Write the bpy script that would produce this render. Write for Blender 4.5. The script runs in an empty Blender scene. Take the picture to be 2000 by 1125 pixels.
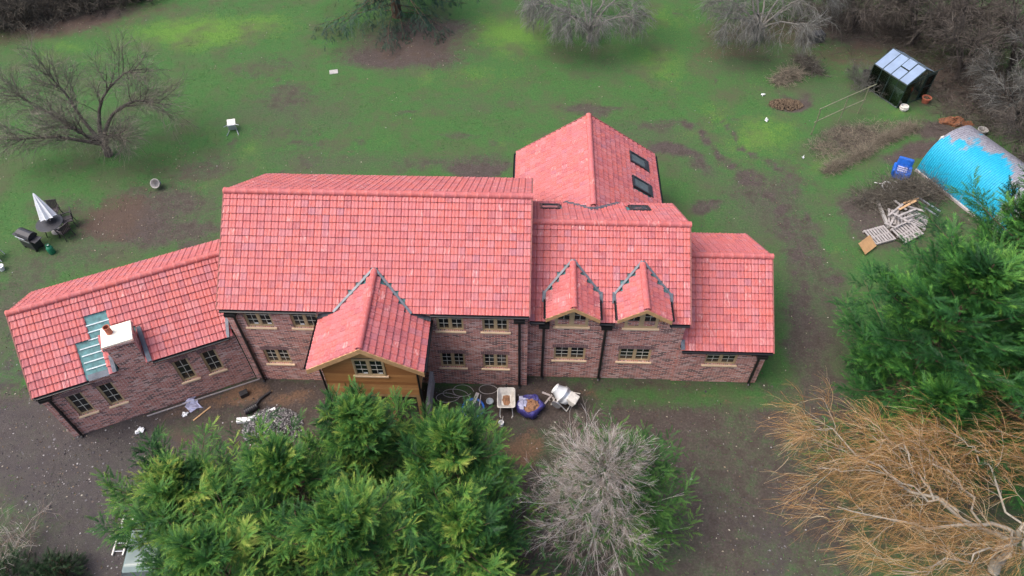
import bpy, math, random
import numpy as np
from mathutils import Vector, Matrix
rng = np.random.default_rng(11)
random.seed(5)
scn = bpy.context.scene
col = scn.collection

# ------------------------------------------------------------------ camera
CF, CP, CY, CR = 1444.821, math.radians(50.395), math.radians(-2.219), math.radians(-0.475)
CAM = np.array([11.566, -16.791, 26.742])
FW = np.array([math.sin(CY)*math.cos(CP), math.cos(CY)*math.cos(CP), -math.sin(CP)])
_rt = np.array([math.cos(CY), -math.sin(CY), 0.0]); _up = np.cross(_rt, FW)
RT = _rt*math.cos(CR)+_up*math.sin(CR); UP = -_rt*math.sin(CR)+_up*math.cos(CR)
cd = bpy.data.cameras.new('camera'); cam = bpy.data.objects.new('camera', cd); col.objects.link(cam)
cd.sensor_fit = 'HORIZONTAL'; cd.sensor_width = 36; cd.lens = 36*CF/2000; cd.clip_end = 2000; cd.clip_start = .1
m = Matrix.Identity(4)
for i in range(3):
    m[i][0], m[i][1], m[i][2], m[i][3] = RT[i], UP[i], -FW[i], CAM[i]
cam.matrix_world = m
scn.camera = cam

# ------------------------------------------------------------------ world, sun, exposure
SUN_AZ, SUN_EL = math.radians(258), math.radians(60)
w = bpy.data.worlds.new('World'); scn.world = w; w.use_nodes = True
nt = w.node_tree; bg = nt.nodes['Background']; sky = nt.nodes.new('ShaderNodeTexSky')
sky.sky_type = 'NISHITA'; sky.sun_disc = False; sky.sun_elevation = SUN_EL; sky.sun_rotation = SUN_AZ
sky.air_density = 1.0; sky.dust_density = 6.0; sky.ozone_density = 1.0
nt.links.new(sky.outputs[0], bg.inputs[0]); bg.inputs[1].default_value = .15
sl = bpy.data.lights.new('sun', 'SUN'); sl.energy = 1.15; sl.angle = math.radians(60); sl.color = (1, .96, .92)
sun = bpy.data.objects.new('sun', sl); col.objects.link(sun)
sd = Vector((math.sin(SUN_AZ)*math.cos(SUN_EL), math.cos(SUN_AZ)*math.cos(SUN_EL), math.sin(SUN_EL)))
sun.rotation_euler = sd.to_track_quat('Z', 'Y').to_euler()
sun.location = (0, 0, 60)
scn.view_settings.view_transform = 'Standard'; scn.view_settings.look = 'None'
scn.view_settings.exposure = 0.93; scn.view_settings.gamma = 1; scn.view_settings.use_curve_mapping = False

# ------------------------------------------------------------------ helpers
def ray(u, v):
    d = FW*CF+RT*(u-1000)+UP*(562.5-v); return d/np.linalg.norm(d)
def G(u, v, z=0.0):
    d = ray(u, v); return Vector(CAM+d*((z-CAM[2])/d[2]))
def proj(X):
    d = np.asarray(X)-CAM; z = d@FW
    return 1000+CF*(d@RT)/z, 562.5-CF*(d@UP)/z

def tag(o, label=None, cat=None, group=None, kind=None):
    if label: o['label'] = label
    if cat: o['category'] = cat
    if group: o['group'] = group
    if kind: o['kind'] = kind
    return o
def empty(name, loc, rz=0, label=None, cat=None, group=None):
    o = bpy.data.objects.new(name, None); col.objects.link(o)
    o.location = loc; o.rotation_euler = (0, 0, rz); o.empty_display_size = .2
    return tag(o, label, cat, group)
def link(name, me, parent=None, loc=None):
    o = bpy.data.objects.new(name, me); col.objects.link(o)
    if parent: o.parent = parent
    if loc is not None: o.location = loc
    return o
def np_mesh(name, V, F, mat, attrs=None, smooth=False):
    """V (n,3) float, F (m,k) int; attrs {name: per-vertex array}"""
    V = np.asarray(V, np.float32); F = np.asarray(F, np.int32)
    me = bpy.data.meshes.new(name); k = F.shape[1]; m = len(F)
    me.vertices.add(len(V)); me.vertices.foreach_set('co', V.ravel())
    me.loops.add(m*k); me.loops.foreach_set('vertex_index', F.ravel())
    me.polygons.add(m)
    me.polygons.foreach_set('loop_start', np.arange(0, m*k, k, dtype=np.int32))
    me.polygons.foreach_set('loop_total', np.full(m, k, np.int32))
    if smooth: me.polygons.foreach_set('use_smooth', np.ones(m, bool))
    me.update(calc_edges=True)
    for a, val in (attrs or {}).items():
        at = me.attributes.new(a, 'FLOAT', 'POINT'); at.data.foreach_set('value', np.asarray(val, np.float32))
    me.materials.append(mat)
    return me

class MB:
    def __init__(s): s.v = []; s.f = []; s.uv = []
    def face(s, pts, uv=None):
        i = len(s.v); s.v += [tuple(p) for p in pts]; s.f.append(tuple(range(i, i+len(pts)))); s.uv.append(uv)
    def obox(s, O, U, N, W, u, n, w_):
        O, U, N, W = (np.asarray(a, float) for a in (O, U, N, W))
        c = [O+U*a+N*b+W*d for d in w_ for b in n for a in u]; i = len(s.v); s.v += [tuple(p) for p in c]
        for q in ((0, 2, 3, 1), (4, 5, 7, 6), (0, 1, 5, 4), (2, 6, 7, 3), (0, 4, 6, 2), (1, 3, 7, 5)):
            s.f.append(tuple(i+k for k in q)); s.uv.append(None)
    def box(s, c, size, rz=0, rx=0, ry=0):
        M = Matrix.Rotation(rz, 3, 'Z') @ Matrix.Rotation(ry, 3, 'Y') @ Matrix.Rotation(rx, 3, 'X')
        U, N, W = (np.array(M.col[k]) for k in range(3)); h = [x/2 for x in size]
        s.obox(c, U, N, W, (-h[0], h[0]), (-h[1], h[1]), (-h[2], h[2]))
    def tube(s, path, r, n=8, cap=True, taper=None):
        P = [Vector(p) for p in path]; rings = []; ref = None
        for i, p in enumerate(P):
            t = (P[min(i+1, len(P)-1)]-P[max(i-1, 0)]).normalized()
            if ref is None: ref = Vector((0, 0, 1)) if abs(t.z) < .9 else Vector((1, 0, 0))
            a = (ref-t*ref.dot(t)).normalized(); ref = a; b = t.cross(a)
            rr = r[i] if isinstance(r, (list, tuple)) else r
            k = len(s.v); rings.append(k)
            for j in range(n):
                an = 2*math.pi*j/n; s.v.append(tuple(p+a*(rr*math.cos(an))+b*(rr*math.sin(an))))
        for i in range(len(P)-1):
            for j in range(n):
                s.f.append((rings[i]+j, rings[i]+(j+1) % n, rings[i+1]+(j+1) % n, rings[i+1]+j)); s.uv.append(None)
        if cap:
            s.f.append(tuple(rings[0]+j for j in reversed(range(n)))); s.uv.append(None)
            s.f.append(tuple(rings[-1]+j for j in range(n))); s.uv.append(None)
    def lathe(s, prof, n=16, c=(0, 0, 0), M=None, closed=False):
        k = len(s.v); M = M or Matrix.Identity(3); c = Vector(c)
        for (r, z) in prof:
            for j in range(n):
                a = 2*math.pi*j/n; s.v.append(tuple(c+M @ Vector((r*math.cos(a), r*math.sin(a), z))))
        for i in range(len(prof)-1):
            for j in range(n):
                s.f.append((k+i*n+j, k+i*n+(j+1) % n, k+(i+1)*n+(j+1) % n, k+(i+1)*n+j)); s.uv.append(None)
        if closed:
            s.f.append(tuple(k+j for j in reversed(range(n)))); s.uv.append(None)
            q = k+(len(prof)-1)*n; s.f.append(tuple(q+j for j in range(n))); s.uv.append(None)
    def build(s, name, mat, parent=None, loc=None, smooth=False, bevel=0, recalc=False):
        me = bpy.data.meshes.new(name); me.from_pydata(s.v, [], s.f)
        me.materials.append(mat)
        if any(u is not None for u in s.uv):
            ul = me.uv_layers.new(name='UVMap')
            for p, u in zip(me.polygons, s.uv):
                if u is not None:
                    for li, q in zip(p.loop_indices, u): ul.data[li].uv = q
        if smooth: me.polygons.foreach_set('use_smooth', np.ones(len(me.polygons), bool))
        o = link(name, me, parent, loc)
        if bevel:
            b = o.modifiers.new('bevel', 'BEVEL'); b.width = bevel; b.segments = 2; b.limit_method = 'ANGLE'
        return o

# ------------------------------------------------------------------ materials
def mat(name, rgb, rough=.7, metal=0.0, var=.12, scale=6.0, bump=0.0, spec=.5, coords='Object', hue=None, stretch=(1, 1, 1)):
    m = bpy.data.materials.new(name); m.use_nodes = True; n = m.node_tree; b = n.nodes['Principled BSDF']
    b.inputs['Roughness'].default_value = rough; b.inputs['Metallic'].default_value = metal
    b.inputs['Specular IOR Level'].default_value = spec
    tc = n.nodes.new('ShaderNodeTexCoord'); mp = n.nodes.new('ShaderNodeMapping'); mp.inputs['Scale'].default_value = stretch
    n.links.new(tc.outputs[coords], mp.inputs[0])
    nz = n.nodes.new('ShaderNodeTexNoise'); nz.inputs['Scale'].default_value = scale; nz.inputs['Detail'].default_value = 8
    nz.inputs['Roughness'].default_value = .65
    n.links.new(mp.outputs[0], nz.inputs[0])
    cr = n.nodes.new('ShaderNodeValToRGB'); e = cr.color_ramp.elements
    lo = [max(0, c*(1-2.2*var)) for c in rgb]; hi = [min(1, c*(1+2.2*var)) for c in (hue or rgb)]
    e[0].position = .25; e[0].color = (*lo, 1); e[1].position = .75; e[1].color = (*hi, 1)
    n.links.new(nz.outputs[0], cr.inputs[0]); n.links.new(cr.outputs[0], b.inputs['Base Color'])
    if bump:
        bp = n.nodes.new('ShaderNodeBump'); bp.inputs['Strength'].default_value = bump; bp.inputs['Distance'].default_value = .02
        n.links.new(nz.outputs[0], bp.inputs['Height']); n.links.new(bp.outputs[0], b.inputs['Normal'])
    return m
def N(nt, t, **kw):
    n = nt.nodes.new(t)
    for k, v in kw.items(): setattr(n, k, v)
    return n
def ramp(nt, src, stops, interp='LINEAR'):
    r = nt.nodes.new('ShaderNodeValToRGB'); r.color_ramp.interpolation = interp
    e = r.color_ramp.elements
    while len(e) < len(stops): e.new(.5)
    for x, (p, c) in zip(e, stops): x.position = p; x.color = (*c, 1)
    nt.links.new(src, r.inputs[0]); return r.outputs[0]
def mixc(nt, f, a, b, mode='MIX'):
    x = nt.nodes.new('ShaderNodeMix'); x.data_type = 'RGBA'; x.blend_type = mode
    for s, v in ((x.inputs[0], f), (x.inputs[6], a), (x.inputs[7], b)):
        if hasattr(v, 'links') or hasattr(v, 'is_linked'): nt.links.new(v, s)
        else: s.default_value = v if not isinstance(v, tuple) else (*v, 1)
    return x.outputs[2]
def mth(nt, op, a, b=0.0, c=None):
    x = nt.nodes.new('ShaderNodeMath'); x.operation = op
    for s, v in zip(x.inputs, (a, b) if c is None else (a, b, c)):
        if hasattr(v, 'is_linked'): nt.links.new(v, s)
        else: s.default_value = v
    return x.outputs[0]
def noise(nt, vec, scale, detail=5, rough=.6, out=0, dist=0.0):
    n = nt.nodes.new('ShaderNodeTexNoise'); n.inputs['Scale'].default_value = scale
    n.inputs['Detail'].default_value = detail; n.inputs['Roughness'].default_value = rough; n.inputs['Distortion'].default_value = dist
    if vec is not None: nt.links.new(vec, n.inputs[0])
    return n.outputs[out]

def tile_material(name='clay_tile', pale=1.0):
    m = bpy.data.materials.new(name); m.use_nodes = True; n = m.node_tree; b = n.nodes['Principled BSDF']
    at = N(n, 'ShaderNodeAttribute', attribute_name='rnd'); oi = N(n, 'ShaderNodeObjectInfo')
    sp = N(n, 'ShaderNodeSeparateColor'); n.links.new(oi.outputs['Color'], sp.inputs[0])
    r = mth(n, 'FRACT', mth(n, 'ADD', at.outputs['Fac'], sp.outputs[0]))
    wn = N(n, 'ShaderNodeTexWhiteNoise', noise_dimensions='1D'); n.links.new(r, wn.inputs['W'])
    c = ramp(n, r, [(0, (.30, .074, .082)), (.10, (.35, .082, .084)), (.2, (.43, .092, .080)), (.45, (.47, .108, .086)), (.68, (.43, .108, .108)), (.88, (.47, .145, .140)), (1, (.31, .108, .135))])
    ge = N(n, 'ShaderNodeNewGeometry'); mp = N(n, 'ShaderNodeMapping'); mp.inputs['Scale'].default_value = (14, 5, 2.2)
    n.links.new(ge.outputs['Position'], mp.inputs[0])
    nz = noise(n, mp.outputs[0], 1.6, 6, .7)
    c = mixc(n, ramp(n, nz, [(.45, (0, 0, 0)), (.68, (.85, .85, .85))]), c, (.43, .185, .200))
    c = mixc(n, ramp(n, noise(n, mp.outputs[0], 2.6, 4, .7), [(.50, (0, 0, 0)), (.68, (.7, .7, .7))]), c, (.27, .075, .085))
    big = noise(n, ge.outputs['Position'], .55, 3)
    c = mixc(n, ramp(n, big, [(.4, (0, 0, 0)), (.7, (.5, .5, .5))]), c, (.38, .105, .115))
    # pale lime bloom on a few tiles
    fl = mth(n, 'GREATER_THAN', wn.outputs['Value'], .93)
    mp2 = N(n, 'ShaderNodeMapping'); mp2.inputs['Scale'].default_value = (16, 4, 4); n.links.new(ge.outputs['Position'], mp2.inputs[0]); pz = noise(n, mp2.outputs[0], 1.0, 3)
    pf = mth(n, 'MULTIPLY', fl, ramp(n, pz, [(.50, (0, 0, 0)), (.66, (.5, .5, .5))]))
    c = mixc(n, pf, c, (.66, .40, .38))
    n.links.new(c, b.inputs['Base Color']); b.inputs['Roughness'].default_value = .62; b.inputs['Specular IOR Level'].default_value = .35
    bp = N(n, 'ShaderNodeBump'); bp.inputs['Strength'].default_value = .25; bp.inputs['Distance'].default_value = .01
    n.links.new(noise(n, ge.outputs['Position'], 40, 4), bp.inputs['Height']); n.links.new(bp.outputs[0], b.inputs['Normal'])
    return m
def brick_material():
    m = bpy.data.materials.new('brickwork'); m.use_nodes = True; n = m.node_tree; b = n.nodes['Principled BSDF']
    uv = N(n, 'ShaderNodeUVMap')
    br = N(n, 'ShaderNodeTexBrick'); n.links.new(uv.outputs[0], br.inputs[0])
    br.inputs['Scale'].default_value = 1; br.inputs['Brick Width'].default_value = .235; br.inputs['Row Height'].default_value = .078
    br.inputs['Mortar Size'].default_value = .010; br.inputs['Mortar Smooth'].default_value = .2; br.inputs['Bias'].default_value = 0
    br.inputs['Color1'].default_value = (0, 0, 0, 1); br.inputs['Color2'].default_value = (1, 1, 1, 1); br.inputs['Mortar'].default_value = (.5, .5, .5, 1)
    c = ramp(n, br.outputs['Color'], [(0, (.05, .020, .026)), (.20, (.13, .046, .050)), (.32, (.43, .125, .092)), (.7, (.56, .205, .165)), (.88, (.60, .32, .29)), (1, (.66, .46, .42))])
    g = noise(n, uv.outputs[0], .9, 4)
    c = mixc(n, ramp(n, g, [(.35, (0, 0, 0)), (.7, (.32, .32, .32))]), c, (.48, .205, .185))
    fz = noise(n, uv.outputs[0], 22, 5)
    c = mixc(n, mth(n, 'MULTIPLY', fz, .22), c, (.16, .07, .07))
    c = mixc(n, br.outputs['Fac'], c, (.60, .50, .46))
    n.links.new(c, b.inputs['Base Color']); b.inputs['Roughness'].default_value = .88; b.inputs['Specular IOR Level'].default_value = .2
    bp = N(n, 'ShaderNodeBump'); bp.inputs['Strength'].default_value = .7; bp.inputs['Distance'].default_value = .012
    h = mth(n, 'SUBTRACT', mth(n, 'MULTIPLY', fz, .4), br.outputs['Fac'])
    n.links.new(h, bp.inputs['Height']); n.links.new(bp.outputs[0], b.inputs['Normal'])
    return m
def leaf_material(name, stops, trans=.15, rough=.6):
    m = bpy.data.materials.new(name); m.use_nodes = True; n = m.node_tree; b = n.nodes['Principled BSDF']
    at = N(n, 'ShaderNodeAttribute', attribute_name='tint')
    c = ramp(n, at.outputs['Fac'], stops)
    n.links.new(c, b.inputs['Base Color']); b.inputs['Roughness'].default_value = rough; b.inputs['Specular IOR Level'].default_value = .25
    tr = N(n, 'ShaderNodeBsdfTranslucent'); n.links.new(c, tr.inputs[0])
    mx = N(n, 'ShaderNodeMixShader'); mx.inputs[0].default_value = trans
    n.links.new(b.outputs[0], mx.inputs[1]); n.links.new(tr.outputs[0], mx.inputs[2])
    n.links.new(mx.outputs[0], n.nodes['Material Output'].inputs[0])
    return m
def tint_material(name, stops, rough=.85):
    m = bpy.data.materials.new(name); m.use_nodes = True; n = m.node_tree; b = n.nodes['Principled BSDF']
    at = N(n, 'ShaderNodeAttribute', attribute_name='tint')
    n.links.new(ramp(n, at.outputs['Fac'], stops), b.inputs['Base Color'])
    b.inputs['Roughness'].default_value = rough; b.inputs['Specular IOR Level'].default_value = .2
    return m

M = {}
M['tile'] = tile_material()
M['brick'] = brick_material()
M['frame'] = mat('oak_finish_upvc', (.46, .34, .20), .45, var=.06, scale=3)
M['bar'] = mat('glazing_bar', (.58, .55, .48), .5, var=.05)
M['sill'] = mat('cast_stone_sill', (.68, .50, .33), .8, var=.06, scale=9, bump=.1)
M['glass'] = mat('dark_glass', (.012, .014, .016), .06, var=.3, scale=1.5, spec=.6)
M['black'] = mat('black_cast_plastic', (.010, .010, .012), .35, var=.15)
M['fascia'] = mat('black_fascia', (.016, .013, .014), .5, var=.2)
M['lead'] = mat('lead_sheet', (.095, .108, .13), .45, .3, var=.22, scale=5, bump=.15)
M['membrane'] = mat('roof_membrane', (.06, .165, .175), .6, var=.3, scale=5, bump=.2)
M['batten'] = mat('pale_batten', (.50, .58, .60), .8, var=.12)
M['oak'] = mat('oak_cladding', (.44, .225, .085), .7, var=.16, scale=5, bump=.25, stretch=(1, 8, 8))
M['oak2'] = mat('oak_barge', (.48, .285, .135), .7, var=.12, scale=5, bump=.2)
M['cream'] = mat('cream_cap', (.78, .72, .60), .8, var=.04, scale=4)
M['pot'] = mat('terracotta', (.36, .105, .060), .75, var=.12, scale=8)
M['concrete'] = mat('concrete', (.30, .29, .28), .9, var=.15, scale=12, bump=.3)
M['white'] = mat('white_plastic', (.74, .76, .78), .45, var=.05, scale=4)
M['dirty_white'] = mat('dirty_white_paint', (.60, .58, .54), .6, var=.16, scale=5, bump=.1)
M['charcoal'] = mat('charcoal_metal', (.022, .022, .028), .45, var=.2)
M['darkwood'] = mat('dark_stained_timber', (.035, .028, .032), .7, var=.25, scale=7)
M['steel'] = mat('grey_steel', (.42, .44, .48), .35, .7, var=.1)
M['greygreen'] = mat('grey_plastic', (.34, .38, .42), .5, var=.12)
M['gasgreen'] = mat('green_gas_bottle', (.012, .16, .085), .4, var=.1)
M['ghframe'] = mat('dark_green_aluminium', (.010, .030, .030), .45, var=.15)
M['ghpane'] = mat('twinwall_pane', (.20, .28, .42), .3, var=.10, scale=2.5)
M['bluetarp'] = mat('blue_tarpaulin', (.012, .095, .42), .4, var=.25, scale=6, bump=.3)
M['bagblue'] = mat('builders_bag', (.045, .040, .19), .5, var=.3, scale=7, bump=.35)
M['bagpale'] = mat('faded_bag', (.36, .37, .52), .6, var=.2, scale=8, bump=.3)
M['sand'] = mat('building_sand', (.26, .135, .075), .95, var=.25, scale=14, bump=.6)
M['timber'] = mat('fresh_timber', (.48, .30, .155), .8, var=.18, scale=6, stretch=(1, 6, 6))
M['greytimber'] = mat('weathered_timber', (.40, .36, .36), .85, var=.22, scale=8, stretch=(6, 1, 6), bump=.2)
M['board'] = mat('plywood', (.42, .25, .12), .8, var=.12, scale=3)
M['pole'] = mat('algae_pole', (.17, .17, .11), .85, var=.2, scale=10)
M['blackpipe'] = mat('black_pipe', (.022, .022, .026), .5, var=.2)
M['carpaint'] = mat('pale_teal_paint', (.13, .18, .18), .25, var=.05, scale=2)
M['tyre'] = mat('tyre', (.016, .016, .017), .85, var=.2)
M['rust'] = mat('rust', (.16, .062, .028), .9, var=.3, scale=10, bump=.4)
M['stone'] = mat('pale_stone', (.40, .38, .37), .9, var=.25, scale=20)
M['mesh_paint'] = mat('rubble', (.36, .30, .28), .9, var=.35, scale=16, bump=.5)
M['bark'] = mat('dark_bark', (.055, .046, .042), .95, var=.3, scale=9, bump=.6, stretch=(1, 1, .25))
M['greybark'] = mat('grey_bark', (.15, .142, .13), .9, var=.2, scale=9, bump=.4, stretch=(1, 1, .3))
M['conbark'] = mat('conifer_bark', (.10, .062, .042), .95, var=.3, scale=9, bump=.5)
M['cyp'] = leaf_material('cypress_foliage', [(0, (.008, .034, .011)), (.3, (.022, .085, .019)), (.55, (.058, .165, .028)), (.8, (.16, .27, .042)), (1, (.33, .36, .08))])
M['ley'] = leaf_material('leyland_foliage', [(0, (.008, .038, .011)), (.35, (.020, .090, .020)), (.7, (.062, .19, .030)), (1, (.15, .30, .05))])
M['fir'] = leaf_material('fir_foliage', [(0, (.010, .030, .022)), (.5, (.022, .058, .036)), (1, (.055, .105, .062))])
M['shrub'] = leaf_material('dark_shrub_leaf', [(0, (.008, .024, .010)), (.6, (.020, .052, .018)), (1, (.045, .085, .03))])
M['deadtwig'] = tint_material('dead_grey_twig', [(0, (.16, .115, .085)), (.35, (.28, .24, .21)), (.65, (.42, .39, .37)), (1, (.60, .58, .57))])
M['willow'] = tint_material('willow_shoot', [(0, (.085, .050, .028)), (.35, (.23, .122, .044)), (.75, (.41, .245, .10)), (1, (.46, .38, .26))])
M['twig'] = tint_material('brown_twig', [(0, (.050, .043, .037)), (.6, (.105, .095, .080)), (1, (.19, .175, .145))])
M['greytwig'] = tint_material('lichen_twig', [(0, (.070, .068, .062)), (.5, (.13, .13, .12)), (1, (.25, .255, .245))])
M['hazel'] = tint_material('hazel_twig', [(0, (.050, .042, .038)), (.6, (.098, .086, .074)), (1, (.17, .155, .135))])
M['straw'] = tint_material('dead_grass', [(0, (.08, .068, .055)), (.5, (.17, .145, .115)), (1, (.32, .28, .21))])
M['grass'] = tint_material('grass_blade', [(0, (.034, .084, .026)), (.5, (.058, .146, .036)), (1, (.130, .235, .046))])
M['litter'] = tint_material('leaf_litter', [(0, (.060, .042, .030)), (.5, (.13, .095, .062)), (.8, (.22, .185, .14)), (1, (.38, .36, .30))])
M['pebble'] = tint_material('pebble', [(0, (.022, .021, .025)), (.5, (.070, .066, .074)), (.85, (.17, .165, .175)), (1, (.42, .41, .41))])

# ------------------------------------------------------------------ ground
def vnoise(x, y, s, seed):
    r = np.random.default_rng(seed); T = r.random((64, 64))
    x = x/s; y = y/s; xi = np.floor(x).astype(int); yi = np.floor(y).astype(int); fx = x-xi; fy = y-yi
    fx = fx*fx*(3-2*fx); fy = fy*fy*(3-2*fy); g = lambda a, b: T[a % 64, b % 64]
    return (g(xi, yi)*(1-fx)+g(xi+1, yi)*fx)*(1-fy)+(g(xi, yi+1)*(1-fx)+g(xi+1, yi+1)*fx)*fy
def fbm(x, y, s, seed): return .55*vnoise(x, y, s, seed)+.3*vnoise(x, y, s/2.1, seed+1)+.15*vnoise(x, y, s/4.3, seed+2)
# blobs: photo-derived ground centre, radii in metres (along x, along y), rotation, weight
def B(px, py, rx, ry, rot=0, wt=1.0):
    g = G(px, py); return (g.x, g.y, rx, ry, math.radians(rot), wt)
MUD = [B(640, 770, 7, 1.3), B(330, 800, 5.5, 1.0, 23), B(420, 880, 4.5, 1.3, 15), B(1000, 790, 3.5, 1.2), B(1080, 800, 2.6, .9, 0, .8),
       B(1250, 900, 3.2, 1.2, 25, .75), B(1390, 950, 1.8, 1.0, 30, .6), B(1560, 1060, 2, 2.2, 0, .5),
       B(1580, 650, 1.3, 3.5, 0, .75), B(1620, 780, 2.0, 2.6, 0, .75), B(1560, 470, 1.8, 4, 15, .68), B(1500, 370, 3.4, 2.0, 40, .58), B(1620, 560, 1.4, 3, 0, .55),
       B(930, 335, 2.2, .8, 5, .9), B(880, 320, 4, .7, 5, .6), B(1320, 300, 2.0, .7, -20, .95), B(1370, 320, 1.4, .6, -30, .7),
       B(1290, 250, 2.5, .8, 0, .6), B(1150, 215, 3.0, .6, 5, .7), B(900, 262, 1.6, .5, 0, .6), B(1400, 410, 1.0, .9, 0, .8),
       B(560, 190, 2.6, 1.6, 20, .6), B(520, 130, 3.5, 1.4, -5, .42), B(640, 300, 5, 1.6, 0, .35),
       B(250, 440, 2.8, 2.2, 0, .95), B(330, 460, 5, 1.3, 10, .75), B(330, 400, 4.0, 1.8, 0, .72), B(400, 330, 2.6, 1.6, 0, .62), B(130, 400, 3.0, 1.5, 0, .55), B(560, 260, 4, 1.2, 0, .4), B(130, 520, 4, 1.2, 15, .5), B(400, 420, 1.6, 1.6, 0, .5),
       B(780, 110, 4.6, 2.0, 0, 1.0), B(820, 70, 5.2, 2.4, 10, .9), B(1540, 200, 1.6, 1.1, 20, 1.0), B(1800, 300, 2.6, .9, 20, 1.0), B(1840, 260, 1.6, 1.2, 0, .9),
       B(1720, 420, 2.4, 2.6, 0, .8), B(1660, 270, 3.2, 1.5, 25, .8), B(1450, 760, 6, .6, 0, .55), B(1200, 760, 6, .6, 0, .6),
       B(20, 20, 6, 3, 20, 1), B(140, 35, 5, 2.0, 20, .9), B(1700, 60, 6, 4, 0, .8), B(1900, 180, 6, 5, -30, .8), B(1980, 400, 4, 5, 0, .8),
       B(1250, 1060, 4, 3, 0, .5), B(0, 620, 1.6, 5, 0, .5), B(700, 1000, 9, 4, 0, .9), B(1800, 950, 6, 5, 0, .6)]
GRAV = [B(170, 920, 5.0, 3.2, 0, 1.0), B(60, 860, 4, 3.4, 0, .9), B(20, 700, 1.8, 3.2, 0, .6), B(280, 870, 2.4, 1.4, 10, .7), B(540, 830, 1.2, .9, 0, 1.0),
        B(1500, 1080, 2.2, 2.5, 0, .55), B(300, 820, 3.0, .5, 24, .5), B(1600, 900, 1.6, 3, 0, .35), B(150, 1080, 4, 2.4, 0, .9)]
LEAF = [B(230, 420, 2.6, 2.6, 0, .85), B(330, 330, 4.0, 2.6, 0, .45), B(400, 300, 2, 1.6, 0, .4), B(120, 330, 4, 2.6, 0, .35), B(1440, 100, 4, 2.0, 0, .7), B(1500, 60, 6, 3.0, 0, .8),
        B(1150, 110, 4.4, 1.8, 0, .35), B(800, 90, 5, 2.5, 0, .55), B(1660, 110, 5, 2.4, 0, .7), B(100, 60, 9, 2, 20, .7), B(1850, 120, 6, 6, 0, .6), B(290, 20, 5, 1.4, 15, .5), B(1900, 480, 6, 6, 0, .5)]
SANDY = [B(470, 765, 1.3, .9, 20, 1.0), B(1010, 880, 1.1, 1.2, 0, .8), B(560, 780, 1.4, .6, 0, .7), B(400, 790, 3.2, .5, 24, .6), B(350, 850, 1.6, .4, 15, .5), B(1430, 765, 4, .4, 0, .45), B(1100, 752, 3, .35, 0, .5), B(900, 765, 1.8, .5, 0, .4)]
BRIGHT = [B(400, 60, 7, 2.4, 10, 1.0), B(1000, 60, 4.5, 3.2, 0, .9), B(930, 150, 3.4, 2, 0, .5), B(1300, 130, 3, 3, 40, .6), B(1480, 270, 3.5, 2.2, 40, .8), B(500, 290, .8, 2.4, 0, .6), B(1280, 40, 3, 3, 0, .6),
          B(1600, 330, 3, 1.0, 25, .5), B(1400, 220, 2.5, 1.5, 40, .5), B(1760, 225, 2.2, 1.0, 0, .5), B(400, 370, 1.4, .8, 20, .5), B(130, 90, 3, 1, 20, .5), B(60, 440, 2.5, 2, 0, .35)]
WEAR = [B(560, 220, 6, 3.2, 0, .8), B(640, 315, 8, 1.8, 0, .8), B(340, 390, 5.5, 3.0, 0, .75), B(150, 490, 7, 2.2, 10, .8), B(1500, 400, 4.5, 3.5, 30, .95), B(1600, 600, 2.4, 5, 0, 1.0), B(1250, 265, 6, 2.0, 0, .7), B(920, 200, 7, 1.6, 0, .5), B(1300, 850, 9, 2.6, 0, .7),
        B(800, 110, 6.5, 3, 0, .7), B(1180, 130, 4.5, 2.0, 0, .5), B(1460, 120, 6, 2.4, 0, .7), B(20, 620, 2, 5, 0, .9), B(200, 250, 6, 4, 0, .5), B(1620, 180, 6, 3, 0, .6), B(900, 320, 8, 1.4, 0, .7), B(1380, 330, 3, 3, 0, .7), B(560, 120, 5, 1.6, 0, .55)]
def track(pts, wd, wt, n=14):
    q = [G(*p) for p in pts]; out = []
    for k in range(n+1):
        f = k/n*(len(q)-1); i = min(int(f), len(q)-2); p = q[i].lerp(q[i+1], f-i); out.append((p.x, p.y, wd, wd, 0, wt*(.75+.25*math.sin(k*2.3))))
    return out
MUD += track([(700, 235), (900, 196), (1080, 182), (1250, 196), (1380, 235)], .22, .5, 40)+track([(700, 262), (900, 222), (1060, 206), (1160, 204)], .22, .45, 34)
MUD += track([(1330, 250), (1450, 330), (1530, 430), (1580, 560), (1590, 700)], .40, .95, 40)+track([(1400, 250), (1510, 330), (1590, 430), (1630, 560)], .35, .85, 36)

MUD += track([(60, 720), (150, 860), (210, 1010)], .28, .95, 26)+track([(10, 800), (90, 930), (130, 1060)], .28, .95, 26)
MUD += track([(470, 120), (540, 170), (590, 250), (600, 320)], .5, .6, 20)+track([(300, 560), (420, 470), (440, 380), (600, 330), (900, 335)], .5, .5, 40)+track([(60, 540), (30, 640), (20, 800)], .5, .6, 20)
_r = np.random.default_rng(77)
for _k in range(70): MUD.append((_r.uniform(-22, 34), _r.uniform(8, 31), _r.uniform(.2, 1.1), _r.uniform(.15, .5), _r.uniform(0, 3), _r.uniform(.3, .62)))
for _k in range(60): BRIGHT.append((_r.uniform(-24, 36), _r.uniform(8, 32), _r.uniform(.4, 2.2), _r.uniform(.3, 1.0), _r.uniform(0, 3), _r.uniform(.3, .6)))
for _k in range(40): MUD.append((_r.uniform(12, 24), _r.uniform(-9, -.8), _r.uniform(.2, 1.0), _r.uniform(.2, .6), _r.uniform(0, 3), _r.uniform(.3, .7)))
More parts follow.
